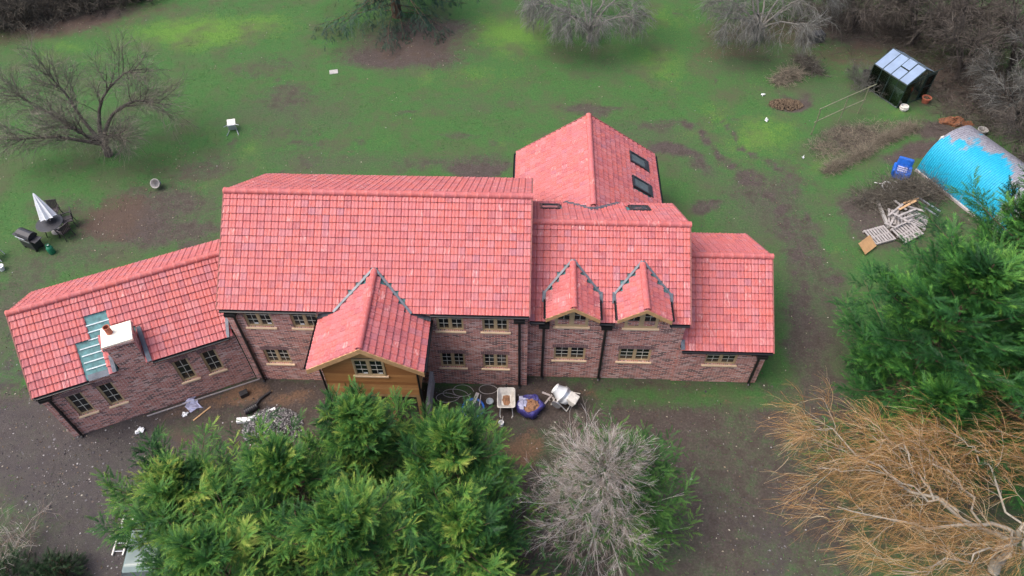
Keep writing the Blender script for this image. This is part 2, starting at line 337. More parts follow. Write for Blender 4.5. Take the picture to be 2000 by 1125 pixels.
def field(bl, X, Y, seed, edge=.55):
    f = np.zeros_like(X); wx = X+1.1*(fbm(X, Y, 2.2, seed)-.5)*2; wy = Y+1.1*(fbm(X, Y, 2.2, seed+9)-.5)*2
    for (cx, cy, rx, ry, a, wt) in bl:
        dx = wx-cx; dy = wy-cy; u = (dx*math.cos(a)+dy*math.sin(a))/rx; v = (-dx*math.sin(a)+dy*math.cos(a))/ry
        f = np.maximum(f, wt*np.clip((1.25-np.sqrt(u*u+v*v))/edge, 0, 1))
    return f
def fields(X, Y):
    d = dict(mud=field(MUD, X, Y, 3, .8), gravel=field(GRAV, X, Y, 4, .9), leaf=field(LEAF, X, Y, 5, .9), sandy=field(SANDY, X, Y, 6, .8), bright=field(BRIGHT, X, Y, 7, 1.1), wear=field(WEAR, X, Y, 8, 1.1))
    yard = np.clip((-(Y)-.2)/.9, 0, 1)*np.clip((26-X)/3, 0, 1)*(.46+.62*fbm(X, Y, 3.0, 21))     # trodden building yard in front of the house
    d['mud'] = np.maximum(d['mud'], yard)
    return d
def ground():
    # one sheet: fine in the garden, stretching to the horizon
    xs = np.concatenate([[-600, -250, -120, -70, -45], np.arange(-32, 52.01, .3), [62, 85, 130, 260, 620]])
    ys = np.concatenate([[-600, -250, -120, -60, -32], np.arange(-18, 44.01, .3), [55, 80, 130, 260, 620]])
    X, Y = np.meshgrid(xs, ys); nx, ny = len(xs), len(ys)
    D = fields(X, Y)
    Z = (fbm(X, Y, 1.3, 40)-.5)*.05
    Z = np.minimum(Z, .012)
    V = np.stack([X, Y, Z], -1).reshape(-1, 3)
    i = np.arange(nx*ny).reshape(ny, nx)
    F = np.stack([i[:-1, :-1], i[:-1, 1:], i[1:, 1:], i[1:, :-1]], -1).reshape(-1, 4)
    m = bpy.data.materials.new('garden_ground'); m.use_nodes = True; n = m.node_tree; b = n.nodes['Principled BSDF']
    ge = N(n, 'ShaderNodeNewGeometry'); p = ge.outputs['Position']
    n1 = noise(n, p, .5, 4); n2 = noise(n, p, 2.2, 6, .7); n3 = noise(n, p, 11, 6, .75); n4 = noise(n, p, 38, 4, .7)
    A = lambda a: N(n, 'ShaderNodeAttribute', attribute_name=a).outputs['Fac']
    def fac(a, lo, hi, k1=.95, k2=.75):
        f = mth(n, 'ADD', A(a), mth(n, 'MULTIPLY', mth(n, 'SUBTRACT', n2, .5), k1)); f = mth(n, 'ADD', f, mth(n, 'MULTIPLY', mth(n, 'SUBTRACT', n3, .5), k2))
        x = N(n, 'ShaderNodeMapRange', interpolation_type='SMOOTHSTEP'); n.links.new(f, x.inputs[0]); x.inputs[1].default_value = lo; x.inputs[2].default_value = hi
        return x.outputs[0]
    grass = ramp(n, n3, [(.28, (.021, .058, .020)), (.5, (.039, .106, .030)), (.72, (.072, .150, .040))])
    grass = mixc(n, ramp(n, n2, [(.4, (0, 0, 0)), (.7, (.6, .6, .6))]), grass, (.057, .088, .033))
    bright = ramp(n, n3, [(.28, (.044, .105, .022)), (.55, (.086, .172, .032)), (.75, (.140, .215, .046))])
    c = mixc(n, fac('bright', .2, .9), grass, bright)
    c = mixc(n, ramp(n, n1, [(.45, (0, 0, 0)), (.68, (.75, .75, .75))]), c, (.068, .070, .042))
    c = mixc(n, mth(n, 'MULTIPLY', fac('wear', .1, 1.1, .7, .5), .82), c, ramp(n, n3, [(.28, (.036, .042, .030)), (.5, (.060, .068, .044)), (.75, (.094, .098, .066))]))
    mud = ramp(n, n3, [(.25, (.030, .024, .023)), (.5, (.064, .051, .048)), (.75, (.115, .092, .084))])
    mud = mixc(n, ramp(n, n2, [(.45, (0, 0, 0)), (.68, (.7, .7, .7))]), mud, (.040, .034, .026))
    c = mixc(n, fac('mud', .25, .85), c, mud)
    leaf = ramp(n, n4, [(.3, (.030, .022, .018)), (.55, (.085, .058, .045)), (.75, (.165, .115, .085))])
    c = mixc(n, mth(n, 'MULTIPLY', fac('leaf', .3, .9), .8), c, leaf)
    sand = ramp(n, n3, [(.25, (.085, .052, .034)), (.6, (.19, .112, .070)), (.8, (.25, .165, .11))])
    c = mixc(n, mth(n, 'MULTIPLY', fac('sandy', .3, .95), .85), c, sand)
    gr = ramp(n, n4, [(.28, (.022, .019, .020)), (.5, (.056, .049, .049)), (.66, (.11, .100, .100)), (.76, (.26, .25, .25))])
    gr = mixc(n, ramp(n, n2, [(.42, (0, 0, 0)), (.66, (.75, .75, .75))]), gr, (.045, .040, .044))
    c = mixc(n, mth(n, 'MULTIPLY', fac('gravel', .3, .85), .9), c, gr)
    c = mixc(n, 1.0, c, ramp(n, n4, [(.30, (.80, .80, .80)), (.5, (1, 1, 1)), (.72, (1.0, 1.0, 1.0))]), 'MULTIPLY'); c = mixc(n, mth(n, 'MULTIPLY', ramp(n, noise(n, p, 70, 3, .7), [(.60, (0, 0, 0)), (.74, (1, 1, 1))]), .35), c, (.19, .19, .14))
    n.links.new(c, b.inputs['Base Color']); b.inputs['Roughness'].default_value = .95; b.inputs['Specular IOR Level'].default_value = .15
    bp = N(n, 'ShaderNodeBump'); bp.inputs['Strength'].default_value = .5; bp.inputs['Distance'].default_value = .03
    n.links.new(mth(n, 'ADD', mth(n, 'MULTIPLY', n3, .7), mth(n, 'MULTIPLY', n4, .35)), bp.inputs['Height']); n.links.new(bp.outputs[0], b.inputs['Normal'])
    me = np_mesh('ground', V, F, m, {k: v.ravel() for k, v in D.items()}, smooth=True)
    tag(link('ground', me), kind='structure')
ground()

# ------------------------------------------------------------------ the house
HOUSE = empty('brick_house', (0, 0, 0), 0, 'long red brick house with red clay pantile roofs, dormers and a timber-clad porch gable', 'house')
X3, Y3, Z3 = np.eye(3)
def wall_mesh(mb, O, U, Nn, width, h, holes, t=.11):
    """front face with real openings and their reveals; O at base, U along, Nn outward"""
    O, U, Nn = np.asarray(O, float), np.asarray(U, float), np.asarray(Nn, float)
    us = sorted({0, width, *[a for q in holes for a in q[:2]]}); zs = sorted({0, h, *[a for q in holes for a in q[2:]]})
    P = lambda u, z, n=0: O+U*u+Z3*z+Nn*n
    uo = float(O[0]*1.3+O[1]*.7)
    for a, b in zip(us[:-1], us[1:]):
        for c, d in zip(zs[:-1], zs[1:]):
            cu, cz = (a+b)/2, (c+d)/2
            if any(q[0] < cu < q[1] and q[2] < cz < q[3] for q in holes): continue
            mb.face([P(a, c), P(b, c), P(b, d), P(a, d)], [(uo+a, c), (uo+b, c), (uo+b, d), (uo+a, d)])
    for (a, b, c, d) in holes:
        for q in (((a, c), (b, c)), ((b, c), (b, d)), ((b, d), (a, d)), ((a, d), (a, c))):
            (u0, z0), (u1, z1) = q
            L = math.hypot(u1-u0, z1-z0)
            mb.face([P(u0, z0), P(u0, z0, -t), P(u1, z1, -t), P(u1, z1)], [(0, 0), (t, 0), (t, L), (0, L)])
def plain_wall(mb, pts):
    pts = [np.asarray(p, float) for p in pts]; t = pts[1]-pts[0]; t[2] = 0; t /= np.linalg.norm(t)
    mb.face(pts, [(float(p@t), float(p[2])) for p in pts])

def window(O, U, Nn, u0, u1, z0, z1, lights=2, rows=3, cols=2, rec=.05, sill=True, lintel=False, stickers=(), gable=None):
    """O wall base point; opening u0..u1, z0..z1"""
    O, U, Nn = np.asarray(O, float), np.asarray(U, float), np.asarray(Nn, float)
    f = MB(); fw = .05; d = (-rec-.06, -rec)
    bx = lambda mb, a, b, c, e, n: mb.obox(O, U, -Nn, Z3, (a, b), (-n[1], -n[0]), (c, e))
    bx(f, u0, u1, z0, z0+fw, d); bx(f, u0, u0+fw, z0+fw, z1, d); bx(f, u1-fw, u1, z0+fw, z1, d)
    bx(f, u0+fw, u1-fw, z1-fw, z1, d)
    iw = (u1-u0-2*fw); lw = iw/lights
    for k in range(lights):
        a = u0+fw+k*lw; b = a+lw
        if k: bx(f, a-.035, a+.035, z0+fw, z1-fw, (d[0], d[1]-.006)); a += .035
        if k < lights-1: b -= .035
        e = (d[0]+.006, d[1]-.012); c0, c1 = z0+fw, z1-fw; g = .032
        bx(f, a, b, c0, c0+g, e); bx(f, a, b, c1-g, c1, e); bx(f, a, a+g, c0+g, c1-g, e); bx(f, b-g, b, c0+g, c1-g, e)
    win = f.build('window', M['frame'], HOUSE)
    for k in range(lights):
        a = u0+fw+k*lw+(.035 if k else 0)+.032; b = u0+fw+(k+1)*lw-(.035 if k < lights-1 else 0)-.032; c0, c1 = z0+fw+.032, z1-fw-.032
        p = MB(); bx(p, a, b, c0, c1, (d[0]+.012, d[0]+.022)); p.build('pane', M['glass'], win)
        q = MB(); e = (d[0]+.024, d[0]+.034)
        for r in range(1, rows): z = c0+(c1-c0)*r/rows; bx(q, a, b, z-.012, z+.012, e)
        for r in range(1, cols): u = a+(b-a)*r/cols; bx(q, u-.010, u+.010, c0, c1, (e[0], e[1]-.003))
        q.build('glazing_bars', M['bar'], win)
        if k in stickers:
            s = MB(); bx(s, b-.17, b-.03, c0+.03, c0+.11, (d[0]+.037, d[0]+.040)); s.build('sticker', M['white'], win)
    if sill:
        s = MB(); bx(s, u0-.08, u1+.08, z0-.075, z0-.002, (-rec-.06, .07)); s.build('sill', M['sill'], win, bevel=.008)
    if lintel:
        s = MB(); n = int((u1-u0+.14)/.077)
        for i in range(n):
            a = u0-.07+i*(u1-u0+.14)/n; t = (i+.5)/n*2-1; arch = .05*(1-t*t)
            bx(s, a+.005, a+(u1-u0+.14)/n-.005, z1+.012+arch-.03, z1+.20+arch, (-.03, .006+.004*random.random()))
        s.build('lintel', M['lintel'], win)
    return win
M['lintel'] = mat('soldier_brick', (.21, .125, .125), .9, var=.35, scale=9, bump=.3)

def plank_material():
    m = bpy.data.materials.new('oak_plank'); m.use_nodes = True; n = m.node_tree; b = n.nodes['Principled BSDF']; oi = N(n, 'ShaderNodeObjectInfo'); ge = N(n, 'ShaderNodeNewGeometry')
    mp = N(n, 'ShaderNodeMapping'); mp.inputs['Scale'].default_value = (1.2, 6, 14); n.links.new(ge.outputs['Position'], mp.inputs[0]); g = noise(n, mp.outputs[0], 2.5, 6, .7)
    c = ramp(n, oi.outputs['Random'], [(0, (.28, .115, .035)), (.4, (.40, .185, .060)), (.75, (.47, .225, .080)), (1, (.52, .29, .12))])
    c = mixc(n, ramp(n, g, [(.4, (0, 0, 0)), (.7, (.6, .6, .6))]), c, (.24, .105, .040)); n.links.new(c, b.inputs['Base Color']); b.inputs['Roughness'].default_value = .7
    bp = N(n, 'ShaderNodeBump'); bp.inputs['Strength'].default_value = .3; bp.inputs['Distance'].default_value = .01; n.links.new(g, bp.inputs['Height']); n.links.new(bp.outputs[0], b.inputs['Normal']); return m
M['oak'] = plank_material()
def block_wall(x0, x1, y0, y1, he, zr, wins, axis='x'):
    mb = MB(); holes = [(a-x0, b-x0, c, d) for (a, b, c, d) in wins]
    wall_mesh(mb, (x0, y0, 0), X3, -Y3, x1-x0, he, holes)
    plain_wall(mb, [(x1, y1, 0), (x0, y1, 0), (x0, y1, he), (x1, y1, he)])
    ym = (y0+y1)/2
    plain_wall(mb, [(x1, y0, 0), (x1, y1, 0), (x1, y1, he), (x1, ym, zr), (x1, y0, he)])
    plain_wall(mb, [(x0, y1, 0), (x0, y0, 0), (x0, y0, he), (x0, ym, zr), (x0, y1, he)])
    return mb.build('wall', M['brick'], HOUSE)
mw = [(.66, 1.72, 3.74, 4.79), (2.46, 3.5, 3.74, 4.79), (8.03, 9.06, 3.78, 4.80), (9.77, 10.78, 3.78, 4.80),
      (.80, 1.83, 1.22, 2.20), (7.98, 8.99, 1.24, 2.24), (9.71, 10.73, 1.24, 2.24)]
block_wall(0, 11.5, 0, 7.144, 4.97, 7.35, mw)
for i, (a, b, c, d) in enumerate(mw):
    window((0, 0, 0), X3, -Y3, a, b, c, d, lintel=i >= 4, stickers={0: (0, 1), 1: (0,)}.get(i, ()))
rw = [(12.58, 13.87, 1.30, 2.18), (15.22, 16.53, 1.30, 2.18)]
RY = .463
block_wall(11.5, 17.6, RY, 6.671, 4.05, 6.05, rw)
for (a, b, c, d) in rw: window((0, RY, 0), X3, -Y3, a, b, c, d, lintel=True)
EY = .408
ew = [(18.74, 20.02, 1.30, 2.16)]
block_wall(17.6, 21.15, EY, 6.521, 2.42, 4.45, ew)
for (a, b, c, d) in ew: window((0, EY, 0), X3, -Y3, a, b, c, d)
# rear wing
nx0, nx1, NXC, NY1 = 14.162-3.254, 14.162+3.254, 14.162, 12.0
mb = MB()
for s, xx in ((-1, nx0), (1, nx1)): plain_wall(mb, [(xx, 6.672, 0), (xx, NY1, 0), (xx, NY1, 2.62), (xx, 6.672, 2.62)])
plain_wall(mb, [(nx1, NY1, 0), (nx0, NY1, 0), (nx0, NY1, 2.62), (NXC, NY1, 4.75), (nx1, NY1, 2.62)])
mb.build('wall', M['brick'], HOUSE)
# angled wing
WA = math.radians(24.724); WO = np.array([-6.695, -2.974, 0.]); WU = np.array([math.cos(WA), math.sin(WA), 0]); WV = np.array([-math.sin(WA), math.cos(WA), 0])
WL, WD, WH, WR = 7.27, 5.109, 3.305, 5.182
def WP(s, d, z): return WO+WU*s+WV*d+Z3*z
ww = [(.74, 1.34, 1.17, 2.56), (1.87, 2.46, 1.17, 2.60), (4.68, 5.28, 1.20, 2.60), (5.76, 6.36, 1.20, 2.62)]
mb = MB(); wall_mesh(mb, WO, WU, -WV, WL, 3.22, ww)
plain_wall(mb, [WP(0, WD, 0), WP(0, 0, 0), WP(0, 0, 3.22), WP(0, WD/2, WR-.2), WP(0, WD, 3.22)])
plain_wall(mb, [WP(9.6, WD, 0), WP(0, WD, 0), WP(0, WD, 3.22), WP(9.6, WD, 3.22)])
mb.build('wall', M['brick'], HOUSE)
for (a, b, c, d) in ww: window(WO, WU, -WV, a, b, c, d, lights=1, rows=3, cols=2, lintel=True)

# ---- tiles and roofs
TW, TG, TL = .27, .285, .345
def tile_mesh(w, L):
    n = 10; xs = w*np.array([-.55, -.50, -.455, -.30, -.14, 0, .14, .30, .455, .50, .55]); t = (xs+w/2)/w
    prof = np.interp(t, [-.05, 0, .045, .2, .36, .5, .62, .8, .955, 1.0, 1.05], [-.030, -.034, .002, .020, .014, .0, .0, .012, .006, -.034, -.030])
    V = []; F = []
    for (y, zo) in ((L, -.012), (0, .040), (0, -.004)):
        for x, p in zip(xs, prof): V.append((x, y, p+zo))
    k = n+1
    for i in range(n): F.append((i, k+i, k+i+1, i+1))
    V = V[:2*k]+V[k:]                       # the front edge has its own vertices, so it shades crisply
    for i in range(n): F.append((2*k+i, 3*k+i, 3*k+i+1, 2*k+i+1))
    return np.array(V), np.array(F)
TV, TF = tile_mesh(TW, TL)
tile_data = np_mesh('tile', TV, TF, M['tile'], {'rnd': np.zeros(len(TV))})
tile_data.polygons.foreach_set('use_smooth', np.ones(len(TF), bool))
tile_jobs = []      # (roof object, origin, U, V, N, width scale)
ridge_n = 12
def ridge_mesh(L=.46, r=.135):
    V = []; F = []; rings = [(0, r*.93), (.025, r*1.06), (.06, r*1.06), (.075, r), (L, r*.96)]
    for y, rr in rings:
        for i in range(ridge_n+1):
            a = math.pi*(-.08+1.16*i/ridge_n); V.append((rr*math.cos(a), y, rr*math.sin(a)*.9))
    k = ridge_n+1
    for j in range(len(rings)-1):
        for i in range(ridge_n): F.append((j*k+i, (j+1)*k+i, (j+1)*k+i+1, j*k+i+1))
    return np.array(V), np.array(F)
RV, RF = ridge_mesh(); ridge_data = np_mesh('ridge_tile', RV, RF, M['ridge'] if 'ridge' in M else M['tile'], {'rnd': np.zeros(len(RV))})
ridge_data.polygons.foreach_set('use_smooth', np.ones(len(RF), bool))

def roof(slopes, ridge=None, thick=.05):
    """slopes: list of (eave_left, U, width, ridge_height, V(up slope unit), length, keep)"""
    deck = MB()
    for (O, U, W_, V_, L_, keep, *tr) in slopes:
        Nn = np.cross(U, V_); O2 = O-Nn*.075
        for (ua, ub, uc, ud, va, vb_) in (tr[0] if tr else [(.03, W_-.03, W_-.03, .03, .03, L_+.02)]):
            q = [O2+U*a+V_*b for a, b in ((ua, va), (ub, va), (uc, vb_), (ud, vb_))]
            k = len(deck.v); deck.v += [tuple(p) for p in q]+[tuple(p-Nn*thick) for p in q]
            for f in ((0, 1, 2, 3), (7, 6, 5, 4), (0, 4, 5, 1), (1, 5, 6, 2), (2, 6, 7, 3), (3, 7, 4, 0)): deck.f.append(tuple(k+x for x in f)); deck.uv.append(None)
    R_ = deck.build('roof', M['membrane'], HOUSE)
    for (O, U, W_, V_, L_, keep, *tr) in slopes:
        Nn = np.cross(U, V_); nu = max(1, round(W_/TW)); nv = max(1, round(L_/TG)); wu, gv = W_/nu, L_/nv
        for j in range(nv):
            for i in range(nu):
                p = O+U*(i+.5)*wu+V_*(j*gv); c = p+V_*gv*.5
                if keep and not keep(c, (i+.5)*wu, (j+.5)*gv): continue
                tile_jobs.append((R_, p-Nn*.045, U, V_, Nn, wu/TW))
    if ridge is not None:
        A, Bv = (np.asarray(q, float) for q in ridge); L_ = np.linalg.norm(Bv-A); n = max(1, round(L_/.42)); d = (Bv-A)/L_
        s = np.cross(d, Z3); s /= np.linalg.norm(s); up = np.cross(s, d)
        for i in range(n):
            o = link('ridge_tile', ridge_data, R_)
            p = A+d*(i*L_/n); sc = (L_/n+.03)/.46
            mm = Matrix.Identity(4)
            for k in range(3): mm[k][0], mm[k][1], mm[k][2], mm[k][3] = s[k], d[k]*sc, up[k], p[k]
            o.matrix_local = mm; r = random.random(); o.color = (.2+.5*r, r, r, 1)
    return R_
def gable_roof(x0, x1, yc, half, he, zr, keepf=None, keepb=None, d0=.03):
    v = np.array([0, half, zr-he]); L_ = np.linalg.norm(v); v /= L_
    return roof([(np.array([x0, yc-half, he]), X3, x1-x0, v, L_-.06, keepf, [(.03, x1-x0-.03, x1-x0-.03, .03, d0, L_-.04)]), (np.array([x1, yc+half, he]), -X3, x1-x0, np.array([0, -v[1], v[2]]), L_-.06, keepb)],
                ((x0-.01, yc, zr-.07), (x1+.01, yc, zr-.07)))
PXC, PZR, PSL, PYF, PHW = 5.735, 5.98, .645, -2.43, 2.12
zM = lambda y: 5.06+(y+.2)*.677
zRf = lambda y: 4.16+(y-.263)*.6387
zRb = lambda y: 6.27-(y-3.567)*.6387
DX, DZ, DSL, DHW = (13.19, 15.87), 5.44, .66, 1.02
ROOF_M = gable_roof(-.12, 11.565, 3.572, 3.772, 5.06, 7.614, lambda c, u, v: not (c[2] < PZR-abs(c[0]-PXC)*PSL+.02))
ROOF_R = gable_roof(11.5, 17.71, 3.567, 3.304, 4.16, 6.27,
                    lambda c, u, v: not any(c[2] < DZ-abs(c[0]-x)*DSL+.02 and abs(c[0]-x) < .95 for x in DX),
                    lambda c, u, v: not (abs(c[0]-NXC) < 3.4 and c[2] < 4.965-abs(c[0]-NXC)*.686) and not (11.93 < c[0] < 12.73 and 5.42 < c[1] < 6.3) and not (15.66 < c[0] < 16.55 and 5.42 < c[1] < 6.3), d0=1.1)
ROOF_E = gable_roof(17.62, 21.264, 3.4645, 3.2565, 2.519, 4.65)
v = np.array([3.454, 0, 2.365]); nl = np.linalg.norm(v); v /= nl
velux = [(16.13, 17.05, 10.30, 11.05), (16.15, 17.08, 8.58, 9.32)]
knN = lambda c, u, v_: not (c[1] < 6.95 and c[2] < zRb(c[1])) and not any(a < c[0] < b and cc < c[1] < d for a, b, cc, d in velux)
ROOF_N = roof([(np.array([NXC-3.454, 12.05, 2.6]), -Y3, 6.6, np.array([v[0], 0, v[2]]), nl-.06, knN),
               (np.array([NXC+3.454, 5.45, 2.6]), Y3, 6.6, np.array([-v[0], 0, v[2]]), nl-.06, knN)], ((NXC, 12.06, 4.895), (NXC, 5.9, 4.895)))
# angled wing roof with the stripped patch left of the chimney
h2 = WD/2+.2; wl = math.hypot(h2, WR-WH)
def keepW(c, u, v_):
    s = (c-WO)@WU; d = (c-WO)@WV
    if c[0] > -.16: return False
    if 2.30 < s < 3.19 and 1.08 < d < 1.72: return False
    if 1.93 < s < 2.64 and d < 1.10: return False
    if 2.86 < s < 4.05 and d < 1.1: return False
    return True
vf = (WV*h2+Z3*(WR-WH))/wl; vb = (-WV*h2+Z3*(WR-WH))/wl
ROOF_W = roof([(WP(-.06, -.2, WH), WU, 8.64, vf, wl-.06, keepW, [(.03, 3.02, 3.02, .03, .03, 3.3), (3.02, 4.06, 4.06, 3.02, 1.25, 3.3), (4.06, 7.2, 8.5, 4.06, .03, 3.3)]), (WP(9.2, WD+.2, WH), -WU, 9.26, vb, wl-.06, lambda c, u, v_: c[0] < -.05)],
              (WP(-.07, WD/2, WR-.07), WP(8.5, WD/2, WR-.07)))
# porch roof (ridge runs to the front), valley into the main slope
def cross_roof(xc, zr, slope, hw, yf, yb, keep, parent=None):
    ln = math.hypot(hw, hw*slope); c_, s_ = hw/ln, hw*slope/ln
    return roof([(np.array([xc-hw, yb, zr-hw*slope]), -Y3, yb-yf, np.array([c_, 0, s_]), ln-.05, keep),
                 (np.array([xc+hw, yf, zr-hw*slope]), Y3, yb-yf, np.array([-c_, 0, s_]), ln-.05, keep)], None)
def add_ridge(R_, A, Bv):
    A, Bv = (np.asarray(q, float) for q in (A, Bv)); L_ = np.linalg.norm(Bv-A); n = max(1, round(L_/.42)); d = (Bv-A)/L_
    s = np.cross(d, Z3); s /= np.linalg.norm(s); up = np.cross(s, d)
    for i in range(n):
        o = link('ridge_tile', ridge_data, R_); p = A+d*(i*L_/n); sc = (L_/n+.03)/.46; mm = Matrix.Identity(4)
        for k in range(3): mm[k][0], mm[k][1], mm[k][2], mm[k][3] = s[k], d[k]*sc, up[k], p[k]
        o.matrix_local = mm; r = random.random(); o.color = (.2+.5*r, r, r, 1)
ROOF_P = cross_roof(PXC, PZR, PSL, PHW, PYF, 1.2, lambda c, u, v_: c[1] < -.12 or c[2] > zM(c[1])+.02)
add_ridge(ROOF_P, (PXC, PYF-.01, PZR-.07), (PXC, 1.12, PZR-.07))
ROOF_D = []
for x in DX:
    r = cross_roof(x, DZ, DSL, DHW, -.02, 2.3, lambda c, u, v_: c[2] > zRf(c[1])+.02)
    add_ridge(r, (x, -.03, DZ-.07), (x, 2.2, DZ-.07)); ROOF_D.append(r)

# split the tiles: the 300 that show largest are objects, the rest one mesh per roof
cc = np.array([j[1]+j[3]*.14+j[4]*.03 for j in tile_jobs]); nn_ = np.array([j[4] for j in tile_jobs]); vd = CAM-cc; ds = np.linalg.norm(vd, axis=1)
area = np.einsum('ij,ij->i', vd, nn_)/ds**3; order = np.argsort(-area)
px, py = 1000+CF*((cc-CAM)@RT)/((cc-CAM)@FW), 562.5-CF*((cc-CAM)@UP)/((cc-CAM)@FW)
own = set(order[:300].tolist())
rest = {}
for k, (R_, p, U, V_, Nn, sc) in enumerate(tile_jobs):
    rr = random.random()
    jit = random.gauss(0, .006); Vj = V_+U*jit; lift = random.gauss(0, .003); wsc = sc
    B3 = np.stack([U*wsc, Vj, Nn+V_*random.gauss(0, .02)], 0); pp = p+Nn*lift
    if k in own:
        o = link('tile', tile_data, R_); mm = Matrix.Identity(4)
        for i in range(3): mm[i][0], mm[i][1], mm[i][2], mm[i][3] = B3[0][i], B3[1][i], B3[2][i], pp[i]
        o.matrix_local = mm; o.color = (rr, rr, rr, 1)
    else: rest.setdefault(R_.name, (R_, [], []))[1].append((pp, B3, rr))
for nm, (R_, L_, _) in rest.items():
    Vs = np.concatenate([TV@b+p for p, b, r in L_]); n = len(L_)
    Fs = (TF[None]+(np.arange(n)*len(TV))[:, None, None]).reshape(-1, 4)
    me = np_mesh('tile_field', Vs, Fs, M['tile'], {'rnd': np.repeat([r for _, _, r in L_], len(TV))}, smooth=True)
    tag(link('tile_field', me, R_), kind='stuff')

# lead: valleys, step flashings
def strip(name, A, Bv, wdt, nrm, parent, m=None, t=.012):
    A, Bv, nrm = (np.asarray(q, float) for q in (A, Bv, nrm)); d = Bv-A; L_ = np.linalg.norm(d); d /= L_
    nrm = nrm-d*(nrm@d); nrm /= np.linalg.norm(nrm)
    s = np.cross(nrm, d); mb = MB(); mb.obox(A, s, d, nrm, (-wdt/2, wdt/2), (0, L_), (0, t)); return mb.build(name, m or M['lead'], parent)
nM = np.array([0, -.677, 1.]); nR = np.array([0, -.6387, 1.]); nRb = np.array([0, .6387, 1])
yv = lambda z: -.2+(z-5.06)/.677
for s in (-1, 1):
    bx = (PZR-5.06)/PSL
    strip('flashing', (PXC+s*.02, 1.17, 6.01), (PXC+s*(bx+.03), -.22, 5.085), .09, nM+np.array([s*.35, 0, 0]), ROOF_P)
    # lead saddle where the porch eaves run behind the main eaves
    q = MB(); q.face([(PXC+s*(bx-.1), -.24, 5.06), (PXC+s*(bx-.1), -.02, 5.02), (PXC+s*2.14, -.02, 4.66), (PXC+s*2.14, -.24, 4.66)][::s]); q.build('flashing', M['lead'], ROOF_P)
for x, r in zip(DX, ROOF_D):
    for s in (-1, 1):
        ye = .263+(DZ-DHW*DSL-4.16)/.6387
        strip('flashing', (x+s*.02, 2.29, DZ+.03), (x+s*(DHW+.05), ye-.02, DZ-DHW*DSL+.02), .085, nR+np.array([s*.35, 0, 0]), r)
        strip('flashing', (x+s*(DHW+.05), ye+.04, DZ-DHW*DSL+.04), (x+s*(DHW+.06), ye-.32, DZ-DHW*DSL-.20), .16, nR, r)
for s in (-1, 1):
    y1, y2 = 5.62, 6.85; z1, z2 = zRb(y1), zRb(y2)
    strip('flashing', (NXC+s*.02, y1, z1+.01), (NXC+s*(4.965-z2)/.686, y2, z2+.01), .26, nRb+np.array([s*.3, 0, 0]), ROOF_N)
# lead where the angled wing meets the gable of the main block
strip('flashing', (-.10, .10, 3.44), (-.10, 3.1, 5.0), .20, (-.5, -.35, 1), ROOF_W)
strip('flashing', WP(7.05, -.22, WH+.0), WP(7.33, .75, WH+.68), .14, vf*0+np.array([-.3, -.6, 1]), ROOF_W)
strip('flashing', (17.66, .2, 2.58), (17.66, .55, 2.78), .16, (0, -.65, 1), ROOF_E)

# verges, barge boards, fascias, gutters, downpipes
def verge(x, yc, half, he, zr, R_, m='tileedge'):
    for s in (-1, 1):
        strip('verge', (x, yc+s*half, he-.085), (x, yc, zr-.085), .05, (0, s*.65, 1), R_, M[m], .07)
M['tileedge'] = mat('verge_mortar', (.20, .075, .065), .8, var=.2)
for x in (-.12, 11.565): verge(x, 3.572, 3.76, 5.06, 7.6, ROOF_M)
verge(17.71, 3.567, 3.29, 4.16, 6.26, ROOF_R); verge(21.264, 3.4645, 3.24, 2.519, 4.64, ROOF_E)
for s in (-1, 1): strip('verge', (NXC+s*3.44, 12.05, 2.52), (NXC, 12.05, 4.89), .05, (s*.68, 0, 1), ROOF_N, M['tileedge'], .07)
strip('verge', WP(-.06, -.19, WH-.085), WP(-.06, WD/2, WR-.085), .05, -WV*.68+Z3, ROOF_W, M['tileedge'], .07)
strip('verge', WP(-.06, WD+.19, WH-.085), WP(-.06, WD/2, WR-.085), .05, WV*.68+Z3, ROOF_W, M['tileedge'], .07)
def gutter(A, Bv, out, parent):
    A, Bv, out = (np.asarray(q, float) for q in (A, Bv, out)); d = Bv-A; L_ = np.linalg.norm(d); d /= L_; mb = MB(); n = 6
    prev = None
    for rr in (.058, .050):
        k = len(mb.v)
        for t in (0, L_):
            for i in range(n+1):
                a = math.pi+math.pi*i/n; mb.v.append(tuple(A+d*t+out*(rr*math.cos(a))+Z3*(rr*math.sin(a))))
        for i in range(n): mb.f.append((k+i, k+i+1, k+n+2+i, k+n+1+i)); mb.uv.append(None)
    mb.obox(A, d, out, Z3, (0, L_), (-.075, -.062), (-.09, .05))
    for i in range(int(L_/.9)+1):
        mb.obox(A+d*min(L_-.05, .05+i*.9), d, out, Z3, (0, .03), (-.07, .064), (-.066, -.058))
    return mb.build('gutter', M['black'], parent)
